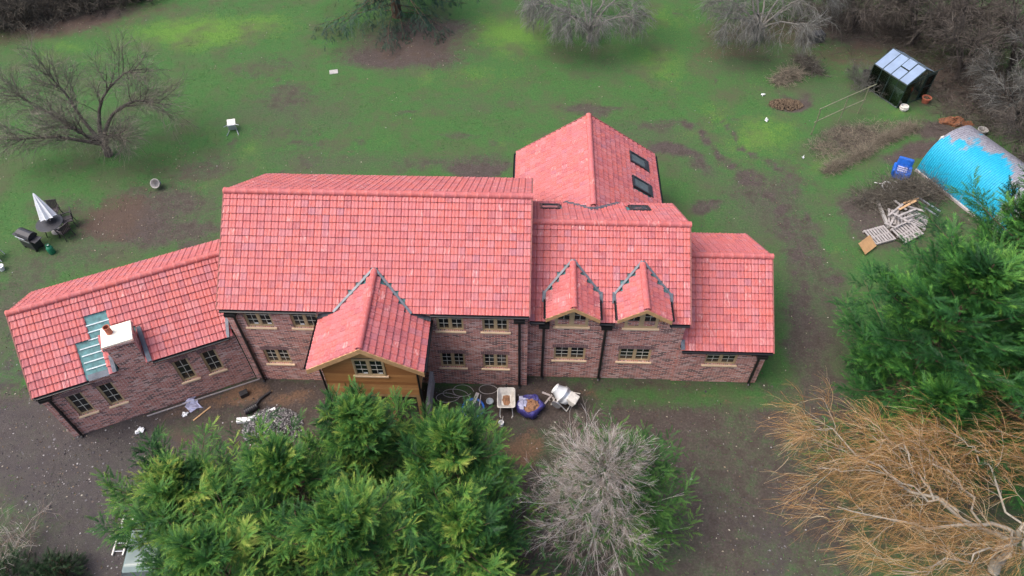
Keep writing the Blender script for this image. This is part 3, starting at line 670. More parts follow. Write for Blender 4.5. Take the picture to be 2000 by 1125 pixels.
def downpipe(x, y, ztop, out=(0, -1, 0), zbot=.02):
    out = Vector(out); p = Vector((x, y, 0)); mb = MB(); q = p+out*.075
    mb.tube([q+Vector((0, 0, ztop-.32)), q+Vector((0, 0, zbot+.12)), q+out*.02+Vector((0, 0, zbot+.05)), q+out*.10+Vector((0, 0, zbot))], .055, 8)
    for z in (ztop-.5, ztop*.55, .7): mb.tube([q+Vector((0, 0, z)), q+Vector((0, 0, z+.07))], .068, 8)
    pipe = mb.build('downpipe', M['black'], HOUSE)
    h = MB(); u = np.array(out.cross(Vector((0, 0, 1)))); o = np.array(out); b = np.array(p)
    t, e = .17, ztop-.06
    pts = [(.16, .02, e), (.16, .30, e), (.16, .30, e-.12), (.06, .13, e-.3)]
    k = len(h.v)
    for (hw, d0, z) in ((.21, .33, e), (.21, .33, e-.16), (.07, .15, e-.38)):
        for (a, c) in ((-hw, .012), (hw, .012), (hw, d0), (-hw, d0)): h.v.append(tuple(b+u*a+o*c+Z3*z))
    for j in range(2):
        for i in range(4): h.f.append((k+j*4+i, k+j*4+(i+1) % 4, k+(j+1)*4+(i+1) % 4, k+(j+1)*4+i)); h.uv.append(None)
    h.f += [(k+8, k+9, k+10, k+11), (k+3, k+2, k+1, k)]; h.uv += [None, None]
    h.build('hopper', M['black'], pipe)
fy = .20
for (x0, x1, y, z, R_) in ((-.05, 3.62, 0, 4.99, ROOF_M), (7.88, 11.55, 0, 4.99, ROOF_M), (11.57, 12.15, RY, 4.09, ROOF_R), (14.24, 14.82, RY, 4.09, ROOF_R), (16.92, 17.68, RY, 4.09, ROOF_R), (17.66, 21.24, EY, 2.45, ROOF_E)):
    gutter((x0, y-fy-.04, z), (x1, y-fy-.04, z), (0, -1, 0), R_)
    mb = MB(); mb.obox((0, y, z), X3, -Y3, Z3, (x0, x1), (.003, .165), (-.02, .02)); mb.build('fascia', M['fascia'], R_)
gutter(WP(0, -.24, WH-.07), WP(1.9, -.24, WH-.07), -WV, ROOF_W); gutter(WP(4.2, -.24, WH-.07), WP(7.1, -.24, WH-.07), -WV, ROOF_W)
for a, b in ((0, 2.9), (4.07, 7.1)):
    mb = MB(); mb.obox(WP(0, 0, WH-.07), WU, -WV, Z3, (a, b), (.003, .165), (-.02, .02)); mb.build('fascia', M['fascia'], ROOF_W)
for s in (-1, 1):
    gutter((PXC+s*2.16, PYF+.05, 4.54), (PXC+s*2.16, -.05, 4.54), (s, 0, 0), ROOF_P)
    gutter((NXC+s*3.5, 6.9, 2.53), (NXC+s*3.5, 12.0, 2.53), (s, 0, 0), ROOF_N)
    for x, r in zip(DX, ROOF_D): gutter((x+s*1.05, .0, 4.70), (x+s*1.05, .95, 4.70), (s, 0, 0), r)
downpipe(.34, 0, 4.95); downpipe(11.19, 0, 4.95); downpipe(14.53, RY, 4.05); downpipe(12.13, RY, 4.05); downpipe(20.85, EY, 2.42)
_p = WP(.30, 0, 0); downpipe(_p[0], _p[1], 3.22, tuple(-WV))

# roof windows
def rooflight(c, U, V_, w_, h_, R_):
    Nn = np.cross(U, V_); f = MB()
    for (a, b, d, e) in ((-w_/2, w_/2, -h_/2, -h_/2+.09), (-w_/2, w_/2, h_/2-.09, h_/2), (-w_/2, -w_/2+.08, -h_/2+.09, h_/2-.09), (w_/2-.08, w_/2, -h_/2+.09, h_/2-.09)):
        f.obox(c, U, V_, Nn, (a, b), (d, e), (-.05, .06))
    o = f.build('rooflight', M['charcoal'], R_)
    g = MB(); g.obox(c, U, V_, Nn, (-w_/2+.08, w_/2-.08), (-h_/2+.09, h_/2-.09), (-.02, .02)); g.build('rooflight_pane', M['skyglass'], R_)
    ap = MB(); ap.obox(c, U, V_, Nn, (-w_/2-.03, w_/2+.03), (-h_/2-.17, -h_/2-.002), (-.0, .022)); ap.build('flashing', M['charcoal'], R_)
M['skyglass'] = mat('roof_glass', (.05, .065, .075), .08, var=.2, scale=3, spec=.8)
vN = np.array([-v[0], 0, v[2]])
for (a, b, c, d) in velux:
    xm = (a+b)/2; rooflight(np.array([xm, (c+d)/2, 4.965-(xm-NXC)*.6847-.01]), Y3, vN, .74, 1.06, ROOF_N)
vRb = np.array([0, -3.304, 2.11]); vRb /= np.linalg.norm(vRb)
for xm in (12.33, 16.1): rooflight(np.array([xm, 5.86, zRb(5.86)-.01]), -X3, vRb, .82, .95, ROOF_R)

# porch: posts, clad gable, planks one by one
PG = PYF+.33
pw0, pw1 = 4.02, 7.45
fr = MB()
for x in (pw0+.07, pw1-.07): fr.obox((x, PG, 0), X3, Y3, Z3, (-.08, .08), (.02, .18), (0.02, 2.42))
for x in (5.2, 6.3): fr.obox((x, PG, 0), X3, Y3, Z3, (-.07, .07), (.03, .17), (0.02, 2.42))
fr.obox((0, PG, 0), X3, Y3, Z3, (pw0, pw1), (.0, .2), (2.30, 2.47))
for x in (pw0, pw1-.16): fr.obox((x, 0, 0), X3, Y3, Z3, (0, .16), (PG+.21, -.01), (2.30, 2.47))
porch = fr.build('porch', M['oak2'], HOUSE)
# gable backing and cheeks
gb = MB(); zg = lambda x: PZR-.16-abs(x-PXC)*PSL
gb.face([(pw0, PG+.05, 2.47), (pw1, PG+.05, 2.47), (pw1, PG+.05, zg(pw1)), (PXC, PG+.05, zg(PXC)), (pw0, PG+.05, zg(pw0))])
for x in (pw0+.04, pw1-.04): gb.face([(x, PG+.05, 2.47), (x, -.01, 2.47), (x, -.01, 4.6), (x, PG+.05, 4.6)])
gb.build('gable_backing', M['darkwood'], porch)
PW = (5.22, 6.36, 3.78, 4.80)
bh = .172
for i in range(24):
    z0 = 2.49+i*bh; z1 = z0+bh-.018
    if z1 > PZR-.25: break
    hw = min((PZR-.2-z1)/PSL, 9); a, b = max(pw0, PXC-hw), min(pw1, PXC+hw)
    spans = [(a, b)]
    if z1 > PW[2]-.05 and z0 < PW[3]+.03: spans = [(a, PW[0]-.005), (PW[1]+.005, b)]
    for (s0, s1) in spans:
        if s1-s0 < .05: continue
        q = MB(); lo = .006*random.random()
        q.v = [(s0, PG-.012-lo, z0), (s1, PG-.012-lo, z0), (s1, PG+.012, z1), (s0, PG+.012, z1), (s0, PG+.04, z0), (s1, PG+.04, z0), (s1, PG+.04, z1), (s0, PG+.04, z1)]
        q.f = [(0, 1, 2, 3), (5, 4, 7, 6), (4, 5, 1, 0), (3, 2, 6, 7), (4, 0, 3, 7), (1, 5, 6, 2)]; q.uv = [None]*6
        q.build('plank', M['oak'], porch)
# side cladding
for s, x in ((-1, pw0), (1, pw1)):
    for i in range(14):
        z0 = 2.49+i*bh
        if z0+bh > 4.55: break
        q = MB(); q.obox((x, 0, 0), np.array([s, 0, 0.]), Y3, Z3, (-.02, .008+.006*random.random()), (PG+.05, -.012), (z0, z0+bh-.018)); q.build('plank', M['oak'], porch)
window((0, PG, 0), X3, -Y3, *PW, rec=-.03, stickers=(0, 1))
def barge(xc, zr, slope, hw, y, R_, h=.17, drop=.09):
    for s in (-1, 1):
        q = MB(); A = np.array([xc, y, zr-drop]); d = np.array([s*1., 0, -slope]); L_ = np.linalg.norm(d); d /= L_
        n_ = np.cross(d, Y3)*(1 if s < 0 else -1); n_ = n_ if n_[2] > 0 else -n_
        e = hw*L_
        q.face([A, A+d*e, A+d*e-Z3*h, A-Z3*h]); q.face([A+Y3*.035, A-Z3*h+Y3*.035, A+d*e-Z3*h+Y3*.035, A+d*e+Y3*.035])
        q.face([A, A+Y3*.035, A+d*e+Y3*.035, A+d*e]); q.face([A-Z3*h, A+d*e-Z3*h, A+d*e-Z3*h+Y3*.035, A-Z3*h+Y3*.035]); q.face([A+d*e, A+d*e+Y3*.035, A+d*e-Z3*h+Y3*.035, A+d*e-Z3*h])
        q.build('barge_board', M['oak2'], R_)
barge(PXC, PZR, PSL, PHW, PYF-.03, ROOF_P, h=.25, drop=.07)
# soffit under the porch overhang
for s in (-1, 1):
    q = MB(); z = lambda x: PZR-.2-abs(x-PXC)*PSL
    q.face([(PXC, PYF+.05, z(PXC)), (PXC+s*2.08, PYF+.05, z(PXC+2.08)), (PXC+s*2.08, PG+.02, z(PXC+2.08)), (PXC, PG+.02, z(PXC))]); q.build('soffit', M['oak2'], ROOF_P)
for x, s in ((pw0+.0, -1), (pw1-.0, 1)):
    q = MB(); q.tube([(PXC+s*2.14, PG-.15, 4.48), (x+s*.06, PG-.03, 4.2), (x+s*.06, PG-.05, .05)], .04, 8); q.build('downpipe', M['black'], HOUSE)
q = MB(); q.face([(pw0+.2, PG+1.2, 0.03), (pw1-.2, PG+1.2, .03), (pw1-.2, PG+1.2, 2.3), (pw0+.2, PG+1.2, 2.3)]); q.build('porch_shade_sheet', M['darkwood'], porch)  # dark sheet standing in for the shade inside the open porch
# brick plinth cheek right of the porch
q = MB(); q.obox((pw1+.02, 0, 0), X3, -Y3, Z3, (0, .14), (.01, 1.6), (0, .9)); q.build('handrail_board', M['greytimber'], porch)

# dormers: cheeks, gable with window, barge boards
for x, r in zip(DX, ROOF_D):
    hw = .86; w0 = .66; zt = lambda u: DZ-.13-abs(u)*DSL
    for s in (-1, 1):
        ch = MB()
        ch.obox((x+s*hw, RY, 0), X3*s, Y3, Z3, (-.05, .0), (.0, 1.3), (3.9, DZ-hw*DSL-.14))
        k = len(ch.v); ch.v += [(x+s*w0, RY-.004, 4.05), (x+s*(hw-.002), RY-.004, 4.05), (x+s*(hw-.002), RY-.004, zt(hw)), (x+s*w0, RY-.004, zt(w0))]; ch.f.append((k, k+1, k+2, k+3)[::s]); ch.uv.append(None)
        ch.f += [(k+1, 0 if s < 0 else 1, 4 if s < 0 else 5, k+2)]; ch.uv.append(None)
        ch.build('dormer_cheek', M['oak2'], HOUSE)
    # window following the gable
    f = MB(); y0 = RY-.02
    zb = 3.63; pts = []
    def fbar(a, b, c, d, n=(0, .06)): f.obox((x, y0, 0), X3, Y3, Z3, (a, b), n, (c, d))
    fbar(-.64, .64, zb, zb+.07); fbar(-.64, -.57, zb+.07, zt(.64)); fbar(.57, .64, zb+.07, zt(.64)); fbar(-.05, .05, zb+.07, zt(.05), (-.004, .056))
    for s in (-1, 1):
        a, b = (s*.05, s*.57)
        p = [np.array([x+a, y0, zt(.05)]), np.array([x+b, y0, zt(.57)])]
        h = .09
        q4 = [p[0], p[1], p[1]-Z3*h, p[0]-Z3*h]; q5 = [q+Y3*.055 for q in q4]
        k = len(f.v); f.v += [tuple(q) for q in q4+q5]
        for fc in ((0, 1, 2, 3), (7, 6, 5, 4), (0, 4, 5, 1), (3, 2, 6, 7)): f.f.append(tuple(k+i for i in fc)); f.uv.append(None)
        a0, b0 = min(a, b), max(a, b); fbar(a0 if s > 0 else a0, a0+.045, zb+.07, zt(max(abs(a0), abs(a0+.045)))-.1, (.006, .05)); fbar(b0-.045, b0, zb+.07, zt(max(abs(b0), abs(b0-.045)))-.1, (.006, .05)); fbar(a0+.045, b0-.045, zb+.07, zb+.115, (.006, .05))
    wn = f.build('window', M['frame'], HOUSE)
    for s in (-1, 1):
        p = MB(); a, b = s*.09, s*.53
        p.face([(x+a, y0+.035, zb+.11), (x+b, y0+.035, zb+.11), (x+b, y0+.035, zt(.53)-.08), (x+a, y0+.035, zt(.09)-.08)][::s]); p.build('pane', M['glass'], wn)
        q = MB()
        for zz in (zb+.40, zb+.69): q.obox((x, y0, 0), X3, Y3, Z3, (min(a, b), max(a, b)), (.02, .03), (zz, zz+.02))
        q.obox((x, y0, 0), X3, Y3, Z3, ((a+b)/2-.008, (a+b)/2+.008), (.022, .033), (zb+.11, zt(.31)-.1)); q.build('glazing_bars', M['bar'], wn)
    s_ = MB(); s_.obox((x, RY, 0), X3, -Y3, Z3, (-.72, .72), (-.06, .09), (zb-.075, zb-.003)); s_.build('sill', M['sill'], wn, bevel=.008)
    barge(x, DZ, DSL, DHW, -.035, r, h=.20, drop=.07)
    for s in (-1, 1):
        q = MB(); q.face([(x, .02, DZ-.2), (x+s*1.0, .02, DZ-.2-DSL), (x+s*1.0, RY+.02, DZ-.2-DSL), (x, RY+.02, DZ-.2)]); q.build('soffit', M['oak2'], r)

# chimney on the angled wing, its cap, pot and lead; battens over the stripped patch
mb = MB()
for (a, b, d0, d1, z0, z1) in ((3.0, 3.97, -.006, .82, 2.9, 4.40), (2.96, 4.01, -.045, .86, 4.40, 4.48), (2.93, 4.04, -.075, .89, 4.48, 4.60)):
    p = [WP(a, d0, 0), WP(b, d0, 0), WP(b, d1, 0), WP(a, d1, 0)]
    for i in range(4):
        q0, q1 = p[i], p[(i+1) % 4]; plain_wall(mb, [q0+Z3*z0, q1+Z3*z0, q1+Z3*z1, q0+Z3*z1])
    mb.face([q+Z3*z1 for q in p], [(0, 0), (1, 0), (1, 1), (0, 1)]); mb.face([q+Z3*z0 for q in p[::-1]], [(0, 0), (1, 0), (1, 1), (0, 1)])
chim = mb.build('chimney', M['brick'], HOUSE)
mb = MB(); mb.obox(WP(0, 0, 0), WU, WV, Z3, (2.94, 4.02), (-.055, .87), (4.602, 4.665)); mb.build('chimney_cap', M['cream'], chim, bevel=.01)
mb = MB(); c = WP(3.27, .55, 4.66); mb.lathe([(.115, 0), (.105, .30), (.125, .31), (.125, .36), (.10, .36), (.09, .05)], 16, c); mb.build('chimney_pot', M['pot'], chim, smooth=False)
dz = lambda d: WH+(d+.2)*(WR-WH)/h2
wn3 = -WV*.68+Z3
strip('flashing', WP(4.13, -.22, dz(-.22)+.05), WP(4.10, .95, dz(.95)+.05), .16, wn3, chim)
strip('flashing', WP(2.86, -.20, dz(-.2)+.03), WP(2.88, .35, dz(.35)+.03), .14, wn3, chim)
mb = MB(); mb.obox(WP(2.0, -.2, dz(-.2)-.05), WU, vf, np.cross(WU, vf), (-.08, .66), (0, .24), (0, .008)); mb.build('flashing', M['lead'], ROOF_W)
for d, a, b in ((1.50, 2.30, 3.19), (1.28, 2.30, 2.95), (1.05, 2.30, 2.95), (.84, 1.93, 2.95), (.62, 1.93, 2.95), (.40, 1.93, 2.9), (.18, 1.93, 2.66), (-.02, 1.93, 2.66)):
    mb = MB(); mb.obox(WP(0, d, dz(d)-.088), WU, vf, np.cross(WU, vf), (a, b), (-.022, .022), (0, .03)); mb.build('batten', M['batten'], ROOF_W)

# ------------------------------------------------------------------ vegetation generators
def unit(a): return a/np.maximum(np.linalg.norm(a, axis=-1, keepdims=True), 1e-9)
def tubes(P, Rr, n=3):
    """P (N,K,3) polylines, Rr (N,K) radii -> V, F quads"""
    Nn, K, _ = P.shape; T = np.empty_like(P); T[:, 1:-1] = P[:, 2:]-P[:, :-2]; T[:, 0] = P[:, 1]-P[:, 0]; T[:, -1] = P[:, -1]-P[:, -2]; T = unit(T)
    ref = np.where(np.abs(T[:, :1, 2:3]) > .85, np.array([1., 0, 0]), np.array([0, 0, 1.])); ref = np.broadcast_to(ref, P.shape)
    A = unit(ref-T*np.sum(ref*T, -1, keepdims=True)); Bn = np.cross(T, A)
    a = 2*np.pi*np.arange(n)/n
    V = P[:, :, None]+Rr[:, :, None, None]*(A[:, :, None]*np.cos(a)[:, None]+Bn[:, :, None]*np.sin(a)[:, None])
    idx = np.arange(Nn*K*n).reshape(Nn, K, n); nx = np.roll(idx, -1, 2)
    F = np.stack([idx[:, :-1], nx[:, :-1], nx[:, 1:], idx[:, 1:]], -1).reshape(-1, 4)
    return V.reshape(-1, 3), F
def ribs(P, Rr, rg):
    """finest twigs: one narrow strip per polyline, each turned its own way"""
    Nn, K, _ = P.shape; T = unit(P[:, -1]-P[:, 0]); A = unit(np.cross(T, unit(rg.normal(size=T.shape))))[:, None]*(Rr*.95)[..., None]
    V = np.stack([P-A, P+A], 2); i = np.arange(Nn*K*2).reshape(Nn, K, 2)
    return V.reshape(-1, 3), np.stack([i[:, :-1, 0], i[:, :-1, 1], i[:, 1:, 1], i[:, 1:, 0]], -1).reshape(-1, 4)
def sample(P, t):
    """points and tangents on polylines P (N,K,3) at t (N,M) in 0..1"""
    K = P.shape[1]; x = np.clip(t, 0, .9999)*(K-1); i = x.astype(int); f = (x-i)[..., None]; r = np.arange(len(P))[:, None]
    a = P[r, i]; b = P[r, i+1]; return a+(b-a)*f, unit(b-a)
def grow(P, n, lo, hi, length, ang, grav, K, rg, lenpow=.6, wob=.12):
    """n children per parent"""
    Nn = len(P); t = rg.uniform(lo, hi, (Nn, n)); p, tg = sample(P, t); p = p.reshape(-1, 3); tg = tg.reshape(-1, 3); t = t.ravel()
    rnd = unit(rg.normal(size=tg.shape)); perp = unit(np.cross(tg, rnd)); an = np.radians(rg.normal(ang, ang*.25, len(tg)))[:, None]
    d = unit(tg*np.cos(an)+perp*np.sin(an)); L = length*rg.uniform(.55, 1.25, len(tg))*(1-lenpow*t)
    out = np.empty((len(tg), K, 3)); out[:, 0] = p
    for k in range(1, K):
        d = unit(d+np.array([0, 0, grav])*(1/(K-1))+rg.normal(0, wob, d.shape)); out[:, k] = out[:, k-1]+d*(L/(K-1))[:, None]
    return out, t
def taper(Nn, K, r0, r1): return np.broadcast_to(np.linspace(r0, r1, K), (Nn, K))
def merge(parts):
    Vs, Fs, o = [], [], 0
    for V, F in parts: Vs.append(V); Fs.append(F+o); o += len(V)
    return np.concatenate(Vs), np.concatenate(Fs)
def tintv(Nn, per, rg, base=None, spread=.5):
    b = rg.random(Nn) if base is None else np.clip(base+rg.normal(0, spread, Nn), 0, 1); return np.repeat(b, per)

def spray(seed, pairs=9, w_=.026, droop=.10, ang=33, fine=True, lf=.36):
    """flat feathery frond along +y, length 1; returns V, F(tri), tip weight per vertex"""
    r = np.random.default_rng(seed); V = []; F = []; T = []
    def kite(p, d, L, wd, tip):
        n = np.array([-d[1], d[0], 0]); z = np.array([0, 0, 1.]); i = len(V)
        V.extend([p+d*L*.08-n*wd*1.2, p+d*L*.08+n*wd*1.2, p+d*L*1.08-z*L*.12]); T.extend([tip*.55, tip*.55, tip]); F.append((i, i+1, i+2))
    ax = lambda t: np.array([.04*math.sin(5*t+seed), t, -droop*t*t])
    for k in range(pairs):
        t = .06+.86*k/pairs
        for s in (-1, 1):
            a = math.radians(ang+r.normal(0, 8)); d = np.array([s*math.sin(a), math.cos(a), r.normal(0, .16)]); L = (lf*(1-.72*t)+.07)*r.uniform(.7, 1.25)
            p = ax(t+r.uniform(-.03, .03)); kite(p, d, L, w_*.75, .35+.5*t)
            if fine and L > .20:
                for q in (.4, .68):
                    for s2 in (-1, 1):
                        a2 = a*s+s2*math.radians(38); kite(p+d*L*q, np.array([math.sin(a2), math.cos(a2), r.normal(0, .2)]), L*.36, w_*.55, .4+.55*t)
    kite(ax(.0), np.array([0, 1., -droop*.4]), .55, w_*.7, .3); kite(ax(.5), np.array([0, 1., -droop]), .52, w_*.8, 1.0)
    return np.array(V), np.array(F), np.array(T)
def place(templates, pos, Yd, Up, sc, rg, tint, tipk=.75, jit=.35):
    """instances of sprays as one mesh"""
    Yd = unit(Yd); Up = unit(Up+rg.normal(0, jit, Up.shape)); Xd = unit(np.cross(Yd, Up)); Zd = np.cross(Xd, Yd)
    which = rg.integers(0, len(templates), len(pos)); parts = []; tv = []
    for k, (V, F, T) in enumerate(templates):
        i = np.where(which == k)[0]
        if not len(i): continue
        W = pos[i][:, None]+sc[i][:, None, None]*(V[None, :, 0:1]*Xd[i][:, None]+V[None, :, 1:2]*Yd[i][:, None]+V[None, :, 2:3]*Zd[i][:, None])
        Fs = (F[None]+(np.arange(len(i))*len(V))[:, None, None]).reshape(-1, 3); parts.append((W.reshape(-1, 3), Fs))
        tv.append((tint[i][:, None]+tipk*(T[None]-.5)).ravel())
    V, F = merge(parts); return V, F, np.clip(np.concatenate(tv), 0, 1)
SPR = [spray(i, 7, .028, .10, 28, False, .27) for i in range(6)]
SPR_W = [spray(i+40, 7, .027, .12, 30, False, .27) for i in range(5)]
SPR_LO = [spray(i+20, 8, .028, .12, 36, False, .28) for i in range(4)]

def conifer(name, x, y, H, Rr, mat_leaf, label, cat='tree', group=None, seed=1, nb=110, nsub=7, nsp=4, ssz=.46, elev=(0, 55), prof=None, base=.05, tint=.45, droop=.0, br=.035, templates=None, lean=(0, 0), trunk_mat=None, keep=None, z0=0):
    rg = np.random.default_rng(seed); root = empty(name, (x, y, z0), 0, label, cat, group)
    prof = prof or (lambda h: np.clip(1-h, 0, 1)**.62*(.72+.28*np.clip(h/.2, 0, 1)))
    h = base+(1-base)*(rg.random(nb)**.85); h = np.sort(h); az = np.arange(nb)*2.39996+rg.normal(0, .25, nb)
    L = Rr*prof(h)*rg.uniform(.5, 1.42, nb)+.25
    K = 7; e0 = np.radians(np.interp(h, [0, 1], elev)+rg.normal(0, 8, nb))
    d = np.stack([np.cos(az)*np.cos(e0), np.sin(az)*np.cos(e0), np.sin(e0)], -1)
    P = np.empty((nb, K, 3)); P[:, 0] = np.stack([lean[0]*h, lean[1]*h, h*H*.90], -1)
    up = np.array([0, 0, .30-droop])
    for k in range(1, K):
        d = unit(d+up/(K-1)*1.2+rg.normal(0, .07, d.shape)); P[:, k] = P[:, k-1]+d*(L/(K-1))[:, None]
    # trunk and limbs
    tz = np.linspace(0, 1, 8); TP = np.stack([lean[0]*tz, lean[1]*tz, tz*H*.96], -1)[None]
    V, F = merge([tubes(TP, taper(1, 8, .03*H+.03, .02), 8), tubes(P, taper(nb, K, br, .006), 4)])
    link('trunk', np_mesh('trunk', V, F, trunk_mat or M['conbark'], smooth=True), root)
    tt0 = np.linspace(.22, .97, nsub)[None]+rg.uniform(-.04, .04, (nb, nsub)); p0, tg0 = sample(P, tt0); sd0 = unit(np.cross(tg0, np.array([0, 0, 1.]))+rg.normal(0, .25, tg0.shape))
    sg0 = np.where(np.arange(nsub) % 2, 1., -1.)[None, :, None]; a0 = np.radians(rg.normal(44, 9, (nb, nsub)))[..., None]
    d0 = unit(tg0*np.cos(a0)+sd0*sg0*np.sin(a0)+rg.normal(0, .08, tg0.shape)).reshape(-1, 3)
    Ls = ((.42*L[:, None]*(1-.72*tt0)+.16)*rg.uniform(.7, 1.25, (nb, nsub))).ravel()
    S = np.empty((nb*nsub, 4, 3)); S[:, 0] = p0.reshape(-1, 3)
    for k in range(1, 4):
        d0 = unit(d0+np.array([0, 0, .02-droop*.6])+rg.normal(0, .07, d0.shape)); S[:, k] = S[:, k-1]+d0*(Ls/3)[:, None]
    S = np.concatenate([S, P[:, 3:7]])
    tt = np.linspace(.12, .98, nsp)[None]+rg.uniform(-.06, .06, (len(S), nsp)); tt[:, -1] = .97; p, tg = sample(S, tt); p = p.reshape(-1, 3); tg = tg.reshape(-1, 3); tt = tt.ravel()
    side = unit(np.cross(tg, np.array([0, 0, 1.]))); sg = np.where(np.tile(np.arange(nsp) % 2, len(S)), -1., 1.)[:, None]
    an = np.radians(rg.normal(36, 9, len(p))*(1-.85*(tt > .95)))[:, None]
    yd = unit(tg*np.cos(an)+side*sg*np.sin(an)+np.array([0, 0, .06-droop*.5])+rg.normal(0, .10, tg.shape))
    bb = np.repeat(np.clip(rg.normal(tint, .15, nb), 0, 1), nsub); bt = np.repeat(np.clip(np.concatenate([bb, rg.normal(tint, .15, nb)])+rg.normal(0, .08, len(S)), 0, 1), nsp)
    sc = ssz*rg.uniform(.65, 1.3, len(p))
    upv = np.broadcast_to(np.array([0, 0, 1.]), p.shape)
    if keep is not None:
        k = keep(p, rg); p, yd, sc, bt, upv = p[k], yd[k], sc[k], bt[k], upv[k]
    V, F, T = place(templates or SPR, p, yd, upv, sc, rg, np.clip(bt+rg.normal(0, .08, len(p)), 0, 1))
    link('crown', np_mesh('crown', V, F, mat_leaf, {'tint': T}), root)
    return root, P, S

GC = 'tall green cypresses in front of the porch'
cyp = [(6.05, -4.9, 6.3, 2.5, 'bushy cypress with the tallest pointed leader, hiding the porch posts'), (9.0, -5.5, 6.1, 2.6, 'bushy cypress beside the wheelbarrow and the blue tub'),
       (3.95, -6.7, 6.4, 3.1, 'bushy cypress beside the grey gravel heap and white board'), (.5, -7.0, 5.2, 3.5, 'low spreading cypress overhanging the parked car'),
       (6.4, -8.8, 7.2, 3.8, 'yellow-tipped cypress filling the middle of the cypress clump'), (9.6, -8.2, 5.9, 3.0, 'dense cypress standing next to the half-dead conifer'), (2.4, -9.4, 6.2, 3.7, 'yellowish cypress rooted behind the parked car')]
for i, (x, y, H, r, lb) in enumerate(cyp):
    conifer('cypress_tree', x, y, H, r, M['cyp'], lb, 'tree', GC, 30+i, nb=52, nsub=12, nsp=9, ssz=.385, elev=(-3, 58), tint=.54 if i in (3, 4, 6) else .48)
GL = 'tall green conifers right of the house'
for i, (x, y, H, r, lb) in enumerate([(26.6, -.4, 9.0, 4.3, 'big dense green conifer whose branches reach toward the house end wall'), (31.4, 3.8, 9.6, 4.3, 'big dense green conifer overhanging the blue arched shed'), (30.2, -1.8, 10.2, 4.4, 'big dense green conifer behind the orange willow shoots'), (33.4, 1.6, 9.6, 4.2, 'big dense green conifer deepest in the row beyond the shed')]):
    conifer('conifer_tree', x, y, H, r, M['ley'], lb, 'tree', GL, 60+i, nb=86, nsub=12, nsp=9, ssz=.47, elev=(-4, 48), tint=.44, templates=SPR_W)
# dark fir on the lawn
conifer('fir_tree', 2.2, 28.9, 11, 5.0, M['fir'], 'dark drooping fir standing in a ring of bare earth on the lawn', 'tree', None, 71, nb=95, nsub=13, nsp=8, ssz=.34, elev=(-12, 35), droop=.45, tint=.45, base=.03, templates=SPR_LO,
        prof=lambda h: (1-h)**.75+.05)

# ---- bare trees
def bare_tree(name, x, y, limbs, r0, bark, twigm, label, seed, n1=9, n2=9, n3=7, len1=1.6, len2=1.0, len3=.6, grav=(.1, .0, -.05), rt=.006, group=None, ang=38, base_t=.3, parent_loc=None, tb=.45, cat='tree', sides=3):
    """limbs: list of polylines (local), first is the trunk"""
    rg = np.random.default_rng(seed); root = empty(name, (x, y, 0), 0, label, cat, group); parts = []
    Ls = []
    for k, pl in enumerate(limbs):
        pl = np.array(pl, float); K = 10; t = np.linspace(0, 1, len(pl)); tq = np.linspace(0, 1, K)
        q = np.stack([np.interp(tq, t, pl[:, i]) for i in range(3)], -1)
        q[1:-1] = .5*q[1:-1]+.25*(q[:-2]+q[2:]); q[1:-1] += rg.normal(0, .035, (K-2, 3))
        rr = np.linspace(r0 if k == 0 else r0*.5, r0*.55 if k == 0 else r0*.07, K)
        parts.append(tubes(q[None], rr[None], 7)); Ls.append(q)
    Lb = np.array(Ls[1:] if len(Ls) > 1 else Ls)
    S1, _ = grow(Lb, n1, base_t, 1.0, len1, ang, grav[0], 6, rg, .45)
    parts.append(tubes(S1, taper(len(S1), 6, r0*.12, rt*1.3), 4))
    link('trunk', np_mesh('trunk', *merge(parts), bark, smooth=True), root)
    S2, _ = grow(S1, n2, .1, 1.0, len2, ang, grav[1], 4, rg, .45)
    S3, _ = grow(S2, n3, .15, 1.0, len3, ang, grav[2], 3, rg, .4)
    a, b = tubes(S2, taper(len(S2), 4, rt*1.7, rt), sides); c, d = ribs(S3, taper(len(S3), 3, rt, rt*.45), rg)
    V, F = merge([(a, b), (c, d)])
    T = np.concatenate([tintv(len(S2), 4*sides, rg, tb, .2), tintv(len(S3), 6, rg, tb, .25)])
    link('crown', np_mesh('crown', V, F, twigm, {'tint': T}), root)
    return root, S1, S2
# dark apple-like tree on the lawn, limbs as in the photograph
bare_tree('bare_tree', -11.9, 14.2, [[(0, 0, 0), (.05, 0, .5), (.1, .05, .95)],
    [(0, 0, .8), (-1.2, .3, 1.5), (-2.8, .8, 2.3), (-4.2, 1.3, 3.0)], [(0, 0, .9), (-.8, .7, 2.0), (-1.5, 1.2, 3.4), (-2.0, 1.4, 4.3)],
    [(0, 0, .9), (-.1, .8, 1.9), (.4, 1.6, 3.0), (1.6, 2.2, 3.9), (2.7, 2.2, 3.9)], [(.1, 0, .9), (.5, .7, 1.9), (1.4, 1.1, 2.7), (2.9, .9, 3.1), (4.0, .6, 3.0)],
    [(0, 0, .8), (-1.3, -.4, 1.5), (-2.6, -.9, 2.0), (-3.4, -1.2, 2.0)], [(.1, -.1, .8), (.9, -.4, 1.7), (1.8, -.9, 2.2)], [(0, 0, .9), (-.3, -.6, 1.9), (-.6, -1.0, 2.8)]],
    .24, M['bark'], M['twig'], 'bare dark-limbed spreading tree on the lawn above fallen leaves', 81, n1=16, n2=10, n3=9, len1=2.5, len2=1.5, len3=.85, grav=(.35, .0, -.25), rt=.005, tb=.75)
